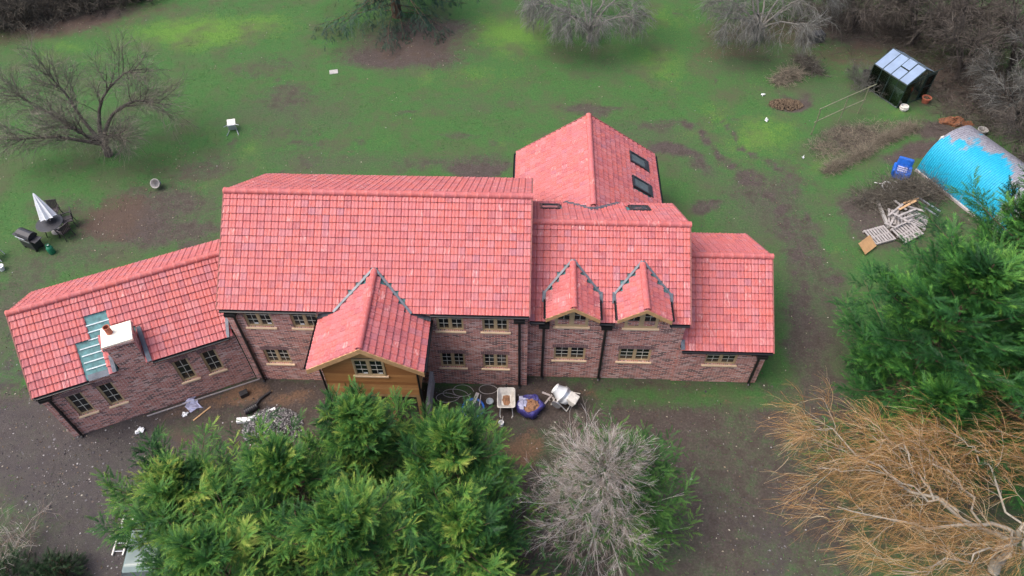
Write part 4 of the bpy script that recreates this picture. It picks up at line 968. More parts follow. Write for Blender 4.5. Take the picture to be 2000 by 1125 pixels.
def radial_limbs(n, H, R_, seed, z0=.8, up=1.0):
    r = np.random.default_rng(seed); L = [[(0, 0, 0), (0, 0, z0*.5), (0, 0, z0*1.3)]]
    for i in range(n):
        a = 2*math.pi*(i+r.uniform(-.25, .25))/n; e = r.uniform(.55, 1.0); hh = H*r.uniform(.6, 1.0)
        L.append([(0, 0, z0*r.uniform(.7, 1.2)), (R_*e*.35*math.cos(a), R_*e*.35*math.sin(a), z0+(hh-z0)*.5), (R_*e*.75*math.cos(a), R_*e*.75*math.sin(a), z0+(hh-z0)*.85), (R_*e*math.cos(a), R_*e*math.sin(a), hh*up)])
    return L
# the two grey lichened trees at the top of the lawn
bare_tree('lichen_tree', 15.0, 26.2, radial_limbs(9, 3.9, 3.7, 4), .16, M['greybark'], M['greytwig'], 'rounded leafless tree with pale lichen-grey twigs, alone on open lawn', 82, n1=13, n2=10, n3=9, len1=2.0, len2=1.2, len3=.75, grav=(-.3, -.6, -.8), rt=.0065, tb=.5)
bare_tree('lichen_tree', 25.8, 26.6, radial_limbs(10, 4.4, 4.6, 6), .17, M['greybark'], M['greytwig'], 'wide leafless grey tree over brown leaves, beside the thicket', 83, n1=13, n2=10, n3=9, len1=2.2, len2=1.25, len3=.75, grav=(-.3, -.5, -.7), rt=.0065, tb=.4)
# thicket of bare trees along the far right boundary
GT = 'leafless trees of the boundary thicket'
th = [(32.2, 27.6, 3.4, 2.6, 'low brown leafless tree behind the brushwood bundles'), (35.6, 26.2, 3.8, 2.8, 'leafless brown tree standing right behind the greenhouse roof'), (39.0, 27.5, 5.0, 3.4, 'tallest dark leafless tree of the boundary thicket'),
      (37.2, 22.6, 4.2, 2.6, 'dark leafless tree leaning beside the greenhouse door end'), (40.6, 23.4, 4.6, 3.0, 'grey leafless tree at the thicket edge beyond the terracotta pot'), (38.9, 18.4, 4.0, 2.8, 'pale-twigged leafless tree behind the blue arched shed'), (42.2, 19.5, 4.6, 3.0, 'brown leafless tree at the far boundary past the blue shed'),
      (36.8, 30.5, 4.6, 3.0, 'brown leafless tree at the back corner of the thicket'), (43.6, 28.0, 4.8, 3.2, 'grey leafless tree in the depth of the thicket'), (38.2, 14.0, 3.2, 2.2, 'short leafless shrub-like tree between shed and boundary')]
for i, (x, y, H, r, lb) in enumerate(th):
    bare_tree('thicket_tree', x, y, radial_limbs(7, H, r, 20+i, .6), .15, M['bark'], M['greytwig'] if i in (5,) else M['hazel'], lb, 90+i, n1=11, n2=9, n3=6, len1=1.8, len2=1.15, len3=.75, grav=(.1, -.1, -.2), rt=.0085, group=GT, tb=.3)

# ---- willow: pale limbs, thousands of orange shoots
def willow():
    rg = np.random.default_rng(5); x, y = 28.2, -7.2
    root = empty('willow_tree', (x, y, 0), 0, 'leaning willow with pale limbs and masses of orange-brown bare shoots', 'tree')
    limbs = [[(0, 0, 0), (-.15, .1, 1.5), (-.3, .2, 3.0), (-.4, .3, 4.0)],
             [(-.3, .2, 3.0), (-1.6, .5, 4.0), (-3.2, 1.0, 4.8), (-4.6, 2.2, 5.1), (-5.6, 3.6, 5.2), (-6.5, 5.0, 5.0)],
             [(-.4, .3, 3.6), (-1.6, .3, 4.4), (-3.2, .2, 4.8), (-4.9, .3, 4.8), (-6.3, .8, 4.4)],
             [(-2.4, .7, 4.5), (-4.0, 1.6, 5.2), (-5.4, 2.2, 5.3), (-6.8, 2.4, 4.9)],
             [(-.4, .3, 3.8), (-.9, 1.6, 4.8), (-1.6, 3.2, 5.4), (-2.2, 4.6, 5.6)], [(-.4, .3, 3.8), (.6, 1.8, 5.0), (1.0, 3.4, 5.6), (.6, 4.8, 5.8)],
             [(-.3, .2, 3.4), (-1.8, -.6, 4.6), (-3.5, -1.2, 5.0), (-5.2, -1.3, 4.6)], [(-.3, .2, 3.6), (-1.0, -1.2, 4.9), (-2.0, -2.4, 5.2)],
             [(-3.2, 1.0, 4.8), (-3.6, 2.2, 5.4), (-4.1, 3.4, 5.6), (-4.8, 4.4, 5.4)], [(-1.6, .5, 4.0), (-2.2, 1.8, 5.0), (-3.0, 3.0, 5.4), (-3.2, 4.4, 5.4)], [(-.4, .3, 4.0), (1.5, .8, 5.4), (3.0, 1.6, 5.6)], [(-.4, .3, 4.0), (1.2, -1.0, 5.2), (2.4, -2.2, 5.3)]]
    parts = []; Ls = []
    for k, pl in enumerate(limbs):
        pl = np.array(pl, float)*np.array([1, 1, .72]); pl[:, 1] = np.where(pl[:, 1] > 1.5, 1.5+(pl[:, 1]-1.5)*.55, pl[:, 1]); K = 12; t = np.linspace(0, 1, len(pl)); tq = np.linspace(0, 1, K); q = np.stack([np.interp(tq, t, pl[:, i]) for i in range(3)], -1)
        for _ in range(2): q[1:-1] = .5*q[1:-1]+.25*(q[:-2]+q[2:])
        q[1:-1] += rg.normal(0, .13, (K-2, 3)); r0 = {0: .20, 1: .085, 2: .08}.get(k, .042)
        parts.append(tubes(q[None], np.linspace(r0, .12 if k == 0 else .012, K)[None], 8)); Ls.append(q)
    Lb = np.array(Ls[1:]); S1, _ = grow(Lb, 14, .12, 1.0, 1.7, 48, .12, 7, rg, .35, .16)
    # lean the side limbs toward the house side
    S1[:, 1:] += np.linspace(0, 1, 6)[None, :, None]*np.array([-.45, .2, 0])
    parts.append(tubes(S1, taper(len(S1), 7, .012, .005), 4))
    link('trunk', np_mesh('trunk', *merge(parts), M['willowbark'], smooth=True), root)
    S2, _ = grow(S1, 10, .15, 1.0, 1.3, 38, -.15, 6, rg, .3, .14); S2[:, 1:] += (np.linspace(0, 1, 5)**1.3)[None, :, None]*(np.array([-.25, .02, -.10])+rg.normal(0, .16, (len(S2), 1, 3)))
    S3, _ = grow(S2, 8, .1, 1.0, .75, 26, -.45, 4, rg, .35, .12); S3[:, 1:] += (np.linspace(0, 1, 3)**1.3)[None, :, None]*(np.array([-.10, .0, -.10])+rg.normal(0, .09, (len(S3), 1, 3)))
    V, F = merge([tubes(S2, taper(len(S2), 6, .0068, .004), 3), ribs(S3, taper(len(S3), 4, .0042, .0022), rg)])
    T = np.concatenate([tintv(len(S2), 18, rg, .62, .3), tintv(len(S3), 8, rg, .45, .32)])
    link('crown', np_mesh('crown', V, F, M['willow'], {'tint': T}), root)
M['willowbark'] = mat('pale_willow_bark', (.28, .255, .21), .85, var=.18, scale=10, bump=.3)
willow()

# ---- half-dead conifer: grey twigs to the left, green sprays to the right
def half_dead():
    x, y, H, Rr = 14.1, -6.2, 5.7, 3.1
    gk = lambda p, rg: ((p[:, 0]*.9+p[:, 1]*.25+rg.normal(0, .35, len(p))) > .5) | (rg.random(len(p)) < .16)
    root, P, S = conifer('half_dead_conifer', x, y, H, Rr, M['shadegreen'], 'half-dead conifer, silver-grey bare twigs on one side and green sprays on the other', 'tree', None, 77, nb=90, nsub=13, nsp=6, ssz=.38, elev=(4, 60), tint=.45, trunk_mat=M['deadbark'], keep=gk, br=.018)
    rg = np.random.default_rng(3); P = P[(P[:, -1, 0]*.9+P[:, -1, 1]*.25) < 1.0]; A, _ = grow(P, 24, .2, 1.0, 1.25, 34, -.22, 5, rg, .35, .09); Bt, _ = grow(A, 12, .15, 1.0, .42, 32, -.15, 3, rg, .4, .12)
    V, F = merge([tubes(A, taper(len(A), 5, .0055, .003), 3), ribs(Bt, taper(len(Bt), 3, .0032, .0016), rg)])
    T = np.concatenate([tintv(len(A), 15, rg, .55, .25), tintv(len(Bt), 6, rg, .38, .28)])
    link('dead_twigs', np_mesh('dead_twigs', V, F, M['deadtwig'], {'tint': T}), root)
M['shadegreen'] = leaf_material('olive_conifer_foliage', [(0, (.014, .050, .014)), (.5, (.040, .115, .022)), (1, (.10, .19, .035))])
M['deadbark'] = mat('dead_grey_bark', (.42, .39, .37), .9, var=.2, scale=10, bump=.3)
half_dead()
# broom-like green conifer among the willow shoots
conifer('slender_conifer', 25.6, -3.2, 5.6, 1.3, M['ley'], 'small slender conifer growing up through the orange willow shoots', 'tree', None, 79, nb=60, nsub=6, nsp=4, ssz=.5, elev=(20, 65), tint=.5)

# ---- shrubs and hedge
def leafy(name, x, y, rx, ry, h, m, label, seed, n=900, sz=.16, cat='shrub', group=None, rot=0, stems=True, tb=.45):
    rg = np.random.default_rng(seed); root = empty(name, (x, y, 0), rot, label, cat, group)
    d = unit(rg.normal(size=(n, 3))); d[:, 2] = np.abs(d[:, 2]); r = rg.random(n)**.28; lump = 1+.22*np.sin(d[:, 0]*5+seed)*np.cos(d[:, 1]*6+seed*2)+rg.normal(0, .06, n)
    p = d*r[:, None]*lump[:, None]*np.array([rx, ry, h])+np.array([0, 0, .05]); V, F, T = place(SPR_LO, p, d+rg.normal(0, .5, d.shape), unit(rg.normal(size=d.shape)+np.array([0, 0, 1.])), sz*rg.uniform(.7, 1.8, n), rg, np.clip(rg.normal(tb, .2, n), 0, 1))
    link('foliage', np_mesh('foliage', V, F, m, {'tint': T}), root)
    k = 26; a = rg.uniform(0, 6.28, k); e = rg.uniform(.3, 1, k); P0 = np.zeros((k, 4, 3)); tt = np.linspace(0, 1, 4)
    tip = np.stack([np.cos(a)*rx*e*.9, np.sin(a)*ry*e*.9, h*rg.uniform(.6, 1.0, k)], -1); P0[:] = tip[:, None]*tt[None, :, None]; P0[:, 1:3] += rg.normal(0, .1, (k, 2, 3))
    link('stem', np_mesh('stem', *tubes(P0, taper(k, 4, .03, .008), 4), M['conbark']), root)
    return root
def twiggy(name, x, y, rx, ry, h, m, label, seed, n=60, cat='shrub', group=None, rot=0, rt=.008, k2=12, k3=6, tb=.4):
    rg = np.random.default_rng(seed); root = empty(name, (x, y, 0), rot, label, cat, group)
    b = np.stack([rg.uniform(-.8, .8, n)*rx, rg.uniform(-.8, .8, n)*ry, np.zeros(n)], -1); d = unit(np.stack([rg.normal(0, .55, n), rg.normal(0, .55, n), np.ones(n)], -1)); K = 5; P = np.empty((n, K, 3)); P[:, 0] = b
    L = h*rg.uniform(.7, 1.25, n)
    for k in range(1, K): d = unit(d+rg.normal(0, .22, d.shape)+np.array([0, 0, -.10])); P[:, k] = P[:, k-1]+d*(L/(K-1))[:, None]
    A, _ = grow(P, k2, .15, 1, h*.5, 42, .05, 4, rg, .4, .15); Bt, _ = grow(A, k3, .1, 1, h*.27, 40, -.05, 3, rg, .4, .15)
    V, F = merge([tubes(P, taper(n, K, rt*2.5, rt), 4), tubes(A, taper(len(A), 4, rt, rt*.6), 3), ribs(Bt, taper(len(Bt), 3, rt*.6, rt*.35), rg)])
    T = np.concatenate([tintv(n, K*4, rg, tb, .2), tintv(len(A), 12, rg, tb, .25), tintv(len(Bt), 6, rg, tb, .25)])
    link('stems', np_mesh('stems', V, F, m, {'tint': T}), root); return root
g = G(60, 1120); leafy('evergreen_shrub', g.x-.3, g.y-.9, 1.9, 1.3, 1.9, M['shrub'], 'dark evergreen shrub at the edge of the gravel drive', 1, 1500, .22)
g = G(135, 1100); leafy('evergreen_shrub', g.x+.1, g.y-.55, .75, .7, 1.3, M['shrub'], 'smaller dark evergreen bush beside the cypress on the gravel', 2, 700, .2)
g = G(40, 1110); twiggy('bare_shrub', g.x-.6, g.y-.1, 1.0, .8, 2.1, M['deadtwig'], 'pale bare twiggy shrub in front of the dark evergreen', 3, n=22, k2=8, k3=4, rt=.007, tb=.35)
# brown boundary hedge, several bushes
for i, (px, py) in enumerate([(10, 60), (70, 45), (130, 32), (190, 18), (250, 4), (20, 15), (110, 0)]):
    g = G(px, py); twiggy('hedge_bush', g.x, g.y+.6, 2.0, 1.1, 2.0, M['twig'], 'dark brown leafless hedge bush along the lawn boundary', 10+i, n=60, k2=10, k3=7, group='leafless hedge bushes', rot=.3, rt=.011, tb=.25)
g = G(210, 6); leafy('ivy_bush', g.x+.6, g.y+.8, 1.5, 1.0, 1.5, M['shrub'], 'dark green ivy-covered bush at the end of the brown hedge', 31, 900, .2)
# undergrowth of the thicket and bramble heaps
def undergrowth():
    rg = np.random.default_rng(9); n = 1500; c = []
    for (px, py, rx, ry, k) in ((1700, 40, 5, 3, 620), (1880, 90, 5, 5, 900), (1950, 230, 3, 4, 520), (1620, 25, 3.0, 2, 300), (1985, 400, 3, 3, 200)):
        g = G(px, py); c.append(np.stack([g.x+rg.normal(0, rx*.55, k), g.y+rg.normal(0, ry*.55, k), np.zeros(k)], -1))
    b = np.concatenate(c); n = len(b); K = 5; P = np.empty((n, K, 3)); P[:, 0] = b; d = unit(rg.normal(0, 1, (n, 3))*np.array([.9, .9, .3])+np.array([0, 0, .9])); L = rg.uniform(.6, 1.5, n)
    for k in range(1, K): d = unit(d+rg.normal(0, .25, d.shape)+np.array([0, 0, -.30])); P[:, k] = P[:, k-1]+d*(L/(K-1))[:, None]
    P[:, :, 2] = np.maximum(P[:, :, 2], .0)
    A, _ = grow(P, 12, .1, 1, .55, 45, -.1, 3, rg, .3, .2)
    V, F = merge([tubes(P, taper(n, K, .013, .006), 3), ribs(A, taper(len(A), 3, .007, .003), rg)])
    T = np.concatenate([tintv(n, K*3, rg, .25, .25), tintv(len(A), 6, rg, .25, .25)])
    tag(link('undergrowth', np_mesh('undergrowth', V, F, M['hazel'], {'tint': T})), 'tangle of brown bramble and dead stems under the thicket', 'undergrowth', None, 'stuff')
undergrowth()

# ------------------------------------------------------------------ things round the house
Zr = lambda a: Matrix.Rotation(a, 3, 'Z')
def thing(name, px, py, rz, label, cat, group=None, z=0):
    g = G(px, py); return empty(name, (g.x, g.y, z), math.radians(rz), label, cat, group)
def solid(name, px, py, rz, mb, m, label, cat, group=None, bevel=0, smooth=False, z=0):
    g = G(px, py); o = mb.build(name, m, None, (g.x, g.y, z), smooth=smooth, bevel=bevel); o.rotation_euler = (0, 0, math.radians(rz)); return tag(o, label, cat, group)
def lumps(n, rx, ry, rz_, sz, seed, dome=True):
    """a heap of small irregular pieces"""
    r = np.random.default_rng(seed); V = []; F = []
    oct_v = np.array([(1, 0, 0), (-1, 0, 0), (0, 1, 0), (0, -1, 0), (0, 0, 1), (0, 0, -1)], float); oct_f = [(0, 2, 4), (2, 1, 4), (1, 3, 4), (3, 0, 4), (2, 0, 5), (1, 2, 5), (3, 1, 5), (0, 3, 5)]
    a = r.uniform(0, 6.283, n); q = np.sqrt(r.random(n)); x = np.cos(a)*q*rx; y = np.sin(a)*q*ry; z = rz_*(1-q**2) if dome else np.zeros(n)
    s = sz*r.uniform(.5, 1.6, (n, 1, 1))*r.uniform(.6, 1.3, (n, 6, 1)); V = (oct_v[None]*s)+np.stack([x, y, z+sz*.2], -1)[:, None]
    F = (np.array(oct_f)[None]+(np.arange(n)*6)[:, None, None]).reshape(-1, 3)
    return V.reshape(-1, 3), F, np.repeat(r.random(n), 6)
def dome(rx, ry, h, seed, n=18, k=6, rough=.12):
    r = np.random.default_rng(seed); mb = MB(); rows = []
    for j in range(k+1):
        t = j/k; rr = math.cos(t*math.pi/2); row = []
        for i in range(n):
            a = 2*math.pi*i/n; q = 1+r.normal(0, rough); row.append(len(mb.v)); mb.v.append((rx*rr*q*math.cos(a), ry*rr*q*math.sin(a), h*math.sin(t*math.pi/2)*(1+r.normal(0, rough*.6)) if j else 0))
        rows.append(row)
    for j in range(k):
        for i in range(n): mb.f.append((rows[j][i], rows[j][(i+1) % n], rows[j+1][(i+1) % n], rows[j+1][i])); mb.uv.append(None)
    return mb

# wheelbarrow
t = thing('wheelbarrow', 989, 792, 2, 'upright off-white wheelbarrow with sandy residue in its tray', 'wheelbarrow')
mb = MB(); prof = [(.36, .48, .0), (.345, .465, .0), (.20, .28, -.24)]
def rrect(mb, loops, close_last=True, n=6):
    ks = []
    for (hx, hy, z, oy, cr) in loops:
        ks.append(len(mb.v))
        for cx, cy, a0 in ((hx-cr, hy-cr, 0), (-hx+cr, hy-cr, 90), (-hx+cr, -hy+cr, 180), (hx-cr, -hy+cr, 270)):
            for i in range(n):
                a = math.radians(a0+90*i/(n-1)); mb.v.append((cx+cr*math.cos(a), cy+cr*math.sin(a)+oy, z))
    m_ = 4*n
    for a, b in zip(ks[:-1], ks[1:]):
        for i in range(m_): mb.f.append((a+i, a+(i+1) % m_, b+(i+1) % m_, b+i)); mb.uv.append(None)
    if close_last: mb.f.append(tuple(ks[-1]+i for i in range(m_))); mb.uv.append(None)
rrect(mb, [(.20, .26, .33, .05, .08), (.35, .46, .60, 0, .10), (.37, .48, .615, 0, .11), (.37, .48, .635, 0, .11), (.335, .445, .635, 0, .09), (.19, .25, .36, .05, .08)])
mb.build('tray', M['dirty_white'], t)
rs = dome(.17, .23, .10, 4, 14, 4, .2); rs.build('sand', M['sand'], t, (0, .02, .37))
for s_ in (-1, 1):
    q = MB(); q.tube([(s_*.06, .78, .18), (s_*.20, .3, .31), (s_*.24, -.3, .40), (s_*.27, -.86, .58)], .018, 6); q.build('handle', M['steel'], t)
    q = MB(); q.tube([(s_*.22, -.15, .36), (s_*.26, -.45, .02), (s_*.22, -.60, .02)], .016, 6); q.build('leg', M['dirty_white'], t)
q = MB(); q.lathe([(.07, -.04), (.15, -.045), (.185, -.02), (.185, .02), (.15, .045), (.07, .04)], 18, (0, .72, .19), Matrix.Rotation(math.pi/2, 3, 'Y'), True); q.build('wheel', M['tyre'], t)
# builder's bag
t = thing('builders_bag', 1034, 800, 5, 'dark blue builders bag stuffed with sand and folded sacks', 'bag')
mb = MB(); r_ = random.Random(3); ks = []
for j, (r0, z) in enumerate(((.44, 0), (.52, .16), (.55, .32), (.50, .46), (.44, .50), (.38, .40))):
    k = len(mb.v); ks.append(k)
    for i in range(22):
        a = 2*math.pi*i/22; w_ = 1+.07*math.sin(5*a+j)+r_.gauss(0, .03); sq = 1+.08*math.cos(4*a); mb.v.append((r0*w_*sq*math.cos(a), r0*w_*sq*math.sin(a)*.92, z+(r_.gauss(0, .02) if j else 0)))
for a, b in zip(ks[:-1], ks[1:]):
    for i in range(22): mb.f.append((a+i, a+(i+1) % 22, b+(i+1) % 22, b+i)); mb.uv.append(None)
mb.f.append(tuple(ks[-1]+i for i in range(22))); mb.uv.append(None)
mb.build('sack', M['bagblue'], t, smooth=True)
dome(.36, .32, .16, 8, 14, 4, .25).build('sand', M['sand'], t, (.06, .02, .40))
dome(.22, .30, .16, 9, 12, 4, .3).build('folded_sack', M['bagpale'], t, (-.26, .05, .44))
dome(.20, .18, .15, 10, 12, 4, .3).build('folded_sack', M['bagblue'], t, (.22, .24, .46))
# cement mixer
t = thing('cement_mixer', 1098, 786, -28, 'white cement mixer with its open drum tipped beside a pale hood', 'cement mixer')
D3 = Matrix.Rotation(math.radians(-62), 3, 'Y')
q = MB(); q.lathe([(.14, -.36), (.26, -.34), (.34, -.16), (.34, .06), (.21, .38), (.235, .40), (.235, .43), (.195, .43), (.30, .04), (.30, -.14), (.0, -.30)], 20, (0, 0, .62), D3); q.build('drum', M['white'], t, smooth=True)
q = MB(); q.lathe([(.345, -.07), (.375, -.07), (.375, .03), (.345, .03)], 22, (0, 0, .62), D3); q.build('ring_gear', M['steel'], t)
q = MB()
for s_ in (-1, 1):
    q.tube([(-.05, s_*.42, .62), (-.34, s_*.34, .02)], .025, 6); q.tube([(-.05, s_*.42, .62), (.36, s_*.30, .02)], .025, 6)
q.tube([(-.05, -.42, .62), (-.05, .42, .62)], .025, 6); q.tube([(-.34, -.34, .05), (-.34, .34, .05)], .022, 6); q.tube([(.36, -.3, .05), (.36, .3, .05)], .022, 6); q.tube([(.30, .3, .62), (.62, .34, .70)], .018, 6); q.build('stand', M['dirty_white'], t)
q = MB(); q.box((.42, .0, .62), (.42, .44, .34), ry=.35); q.build('motor_housing', M['palegreen'] if 'palegreen' in M else M['dirty_white'], t, bevel=.03)
q = MB(); q.lathe([(.03, -.02), (.20, -.02), (.20, .02), (.03, .02)], 18, (-.05, -.50, .50), Matrix.Rotation(math.pi/2, 3, 'X'), True); q.build('tilt_wheel', M['steel'], t)
# boards by the mixer, bucket, tub with board and shovel, cable, spool
def bar_thing(name, a, b, w_, h_, m, label, cat, group=None, z0=0.0, z1=None):
    A, Bv = G(*a), G(*b); d = Bv-A; L_ = d.length; mb = MB(); mb.box((0, 0, h_/2), (L_, w_, h_)); o = mb.build(name, m, None, ((A+Bv)/2+Vector((0, 0, (z0+(z1 if z1 is not None else z0))/2)))); o.rotation_euler = (0, -math.atan2((z1 if z1 is not None else z0)-z0, L_), math.atan2(d.y, d.x)); return tag(o, label, cat, group)
bar_thing('board_offcut', (1061, 793), (1078, 772), .07, .03, M['greytimber'], 'long pale board offcut lying between blue bag and cement mixer', 'board', 'board offcuts', .02)
bar_thing('board_offcut', (1059, 767), (1074, 773), .08, .03, M['greytimber'], 'short pale board offcut behind the blue bag', 'board', 'board offcuts', .02)
bar_thing('board_offcut', (1079, 776), (1089, 797), .07, .03, M['greytimber'], 'pale board offcut leaning under the cement mixer drum', 'board', 'board offcuts', .02)
t = thing('bucket', 957, 790, 0, 'small grey see-through bucket beside the wheelbarrow', 'bucket')
q = MB(); q.lathe([(.10, 0), (.145, .26), (.155, .26), (.155, .28), (.135, .28), (.09, .03), (0, .03)], 18); q.build('pail', M['greygreen'], t, smooth=True)
q = MB(); q.tube([(.15*math.cos(a), .02+.12*math.sin(a)*.3, .27+.10*math.sin(a)) for a in np.linspace(0, math.pi, 9)], .005, 5); q.build('bail', M['steel'], t)
t = thing('water_tub', 925, 806, 0, 'blue plastic tub under the cypress branches, holding a board', 'tub')
q = MB(); q.lathe([(.34, 0), (.44, .36), (.47, .37), (.47, .40), (.42, .40), (.32, .10), (0, .10)], 22); q.build('tub_shell', M['bluetarp'], t, smooth=True)
q = MB(); q.lathe([(.40, .33), (.0, .335)], 20); q.build('water', M['skyglass'], t)
bar_thing('scaffold_board', (921, 809), (934, 779), .14, .035, M['greytimber'], 'short weathered board propped across the blue tub', 'board', None, .38, .46)
t = bar_thing('shovel', (937, 803), (940, 783), .03, .03, M['greytimber'], 'pale-handled shovel leaning in the blue tub', 'shovel', None, .38, .50)
q = MB()
for i, (cx, cy, rx, ry) in enumerate(((890, 775, .55, .28), (905, 770, .45, .36), (955, 768, .42, .30), (875, 785, .5, .3))):
    g0 = G(cx, cy); q.tube([(g0.x+rx*math.cos(a), g0.y+ry*math.sin(a)+.05*a, .015+.02*i) for a in np.linspace(.3*i, 5.2+.3*i, 26)], .012, 5)
o = q.build('cable_coil', M['greytimber']); tag(o, 'loops of thin grey cable lying by the wall beside the tub', 'cable')
t = thing('paint_tin', 979, 830, 20, 'small white tin with a stick in it, at the cypress edge', 'tin')
q = MB(); q.lathe([(.10, 0), (.10, .2), (.112, .2), (.112, .22), (.09, .22), (.09, .05), (0, .05)], 16); q.build('can', M['white'], t)
q = MB(); q.tube([(.02, 0, .06), (.12, .12, .42)], .012, 5); q.build('stick', M['dirty_white'], t)
# builder's waste by the angled wing
bar_thing('timber_batten', (378, 822), (412, 795), .055, .04, M['timber'], 'single fresh-cut timber batten lying on the muddy ground', 'batten')
t = thing('drainage_pipe', 492, 802, 38, 'black ribbed drainage pipe end lying beside the gravel heap', 'pipe')
q = MB(); pr = []
for i in range(15): pr += [(.13+(.012 if i % 2 else 0), -.28+.04*i)]
q.lathe(pr+[(.115, .28), (.115, -.2)], 16, (0, 0, .15), Matrix.Rotation(math.pi/2, 3, 'Y')); q.build('ribbed_section', M['blackpipe'], t)
q = MB(); q.tube([(.2, .1, .06), (.5, .25, .10), (1.0, .35, .06)], .05, 8); q.build('pipe_tail', M['blackpipe'], t)
mb = MB(); pts = [np.array(G(*p)) for p in ((464, 824), (484, 823), (505, 818), (524, 810), (540, 803))]
for a, b in zip(pts[:-1], pts[1:]):
    d = unit(b-a); n_ = np.array([-d[1], d[0], 0]); mb.face([a-n_*.09+Z3*.16, b-n_*.09+Z3*.18, b+n_*.09+Z3*.20, a+n_*.09+Z3*.18]); mb.face([a-n_*.09+Z3*.02, b-n_*.09+Z3*.02, b-n_*.09+Z3*.18, a-n_*.09+Z3*.16])
tag(mb.build('fascia_strip', M['white']), 'curved white plastic strip lying on the gravel heap', 'strip')
V, F, T = lumps(2600, 1.25, .95, .42, .032, 3); g = G(533, 836)
o = link('gravel_heap', np_mesh('gravel_heap', V, F, M['pebble2'] if 'pebble2' in M else M['pebble'], {'tint': np.clip(T*.5+.5, 0, 1)}), None, (g.x, g.y, 0)); tag(o, 'heap of pale grey gravel at the cypress edge', 'gravel heap', None, 'stuff')
def crumple(name, px, py, sz, m, label, cat, seed, group=None):
    r = np.random.default_rng(seed); n = 6; mb = MB(); P = [[(sz*(i/(n-1)-.5)+r.normal(0, sz*.08), sz*.8*(j/(n-1)-.5)+r.normal(0, sz*.08), abs(r.normal(.06, .06))+.01) for i in range(n)] for j in range(n)]
    for j in range(n-1):
        for i in range(n-1): mb.face([P[j][i], P[j][i+1], P[j+1][i+1], P[j+1][i]])
    return solid(name, px, py, r.uniform(0, 360), mb, m, label, cat, group)
crumple('plastic_sheet', 377, 792, .62, M['bagpale'], 'crumpled grey-blue plastic sheet near the angled wing wall', 'plastic sheet', 5)
crumple('paper_scrap', 274, 843, .34, M['white'], 'white paper scrap lying on the gravel drive', 'scrap', 6)
crumple('paper_scrap', 362, 810, .22, M['white'], 'small white scrap beside the timber batten', 'scrap', 7)
q = MB(); q.box((0, 0, .12), (.34, .24, .24), rz=.4); solid('dark_block', 478, 772, 10, q, M['blackpipe'], 'dark square block on the earth near the wall corner', 'block', None, .015)
q = MB(); q.box((0, 0, .05), (4.6, .03, .06)); solid('timber_edging', 400, 777, 24.7, q, M['greytimber'], 'long thin board lying along the foot of the angled wing', 'board')

# garden table, chairs, closed parasol, barbecue
t = thing('garden_table', 110, 455, 20, 'round dark garden table under the closed parasol', 'table')
q = MB(); q.lathe([(.0, .70), (.62, .70), (.64, .715), (.62, .73), (.0, .73)], 28); q.build('table_top', M['charcoal'], t)
for a in range(4):
    q = MB(); c_, s_ = math.cos(a*math.pi/2+.5), math.sin(a*math.pi/2+.5); q.tube([(.3*c_, .3*s_, .70), (.45*c_, .45*s_, .01)], .022, 6); q.build('leg', M['charcoal'], t)
t = thing('parasol', 112, 452, 0, 'closed cream parasol leaning over the dark garden table', 'parasol')
q = MB(); q.tube([(0, 0, 0.01), (-.02, .06, .9), (-.30, .42, 2.15)], .022, 8); q.build('pole', M['greytimber'], t)
A = np.array([-.02, .06, .95]); Bp = np.array([-.32, .44, 2.2]); dv = unit(Bp-A); sx = unit(np.cross(dv, Y3)); sy = np.cross(sx, dv); mb = MB(); ks = []
for (f_, r0) in ((0, .36), (.04, .33), (.5, .20), (.94, .05), (1, .015)):
    ks.append(len(mb.v))
    for i in range(16):
        a = 2*math.pi*i/16; rr = r0*(1.22 if i % 2 else .72); mb.v.append(tuple(A+(Bp-A)*f_+sx*rr*math.cos(a)+sy*rr*math.sin(a)))
for a, b in zip(ks[:-1], ks[1:]):
    for i in range(16): mb.f.append((a+i, a+(i+1) % 16, b+(i+1) % 16, b+i)); mb.uv.append(None)
mb.build('canopy', M['cream2'] if 'cream2' in M else M['white'], t)
q = MB(); q.lathe([(.26, 0), (.26, .05), (.06, .09), (.06, .2)], 18, closed=True); q.build('base', M['concrete'], t)
def garden_chair(px, py, rz, m, label, group=None, name='garden_chair'):
    t = thing(name, px, py, rz, label, 'chair', group)
    q = MB(); q.box((0, 0, .43), (.50, .48, .04)); q.build('seat', m, t, bevel=.012)
    q = MB()
    for i in range(6): q.box((-.21+.084*i, .27, .68), (.06, .025, .5), rx=-.16)
    q.box((0, .31, .93), (.54, .035, .06), rx=-.16); q.box((0, .23, .46), (.54, .035, .05)); q.build('backrest', m, t)
    for sx_ in (-1, 1):
        for sy_ in (-1, 1):
            q = MB(); q.tube([(sx_*.23, sy_*.2, .42), (sx_*.26, sy_*.25, .005)], .02, 6); q.build('leg', m, t)
        q = MB(); q.box((sx_*.27, .0, .64), (.05, .5, .03)); q.tube([(sx_*.27, -.22, .63), (sx_*.25, -.2, .42)], .018, 6); q.build('armrest', m, t)
    return t
garden_chair(140, 440, -60, M['darkwood'], 'dark wooden garden chair pushed beside the parasol table, farther from the barbecue')
garden_chair(132, 462, -115, M['darkwood'], 'dark wooden garden chair turned away from the table edge')
garden_chair(112, 425, 10, M['darkwood'], 'dark wooden garden chair behind the closed parasol')
t = thing('barbecue', 68, 482, -22, 'black gas barbecue with closed hood and steel handle', 'barbecue')
q = MB(); q.box((0, 0, .45), (.86, .48, .62)); q.build('cabinet', M['charcoal'], t, bevel=.02)
q = MB(); ks = []
for x_ in (-.42, .42):
    ks.append(len(q.v))
    for a in np.linspace(0, math.pi, 9): q.v.append((x_, -.28*math.cos(a)+.02, .80+.28*math.sin(a)))
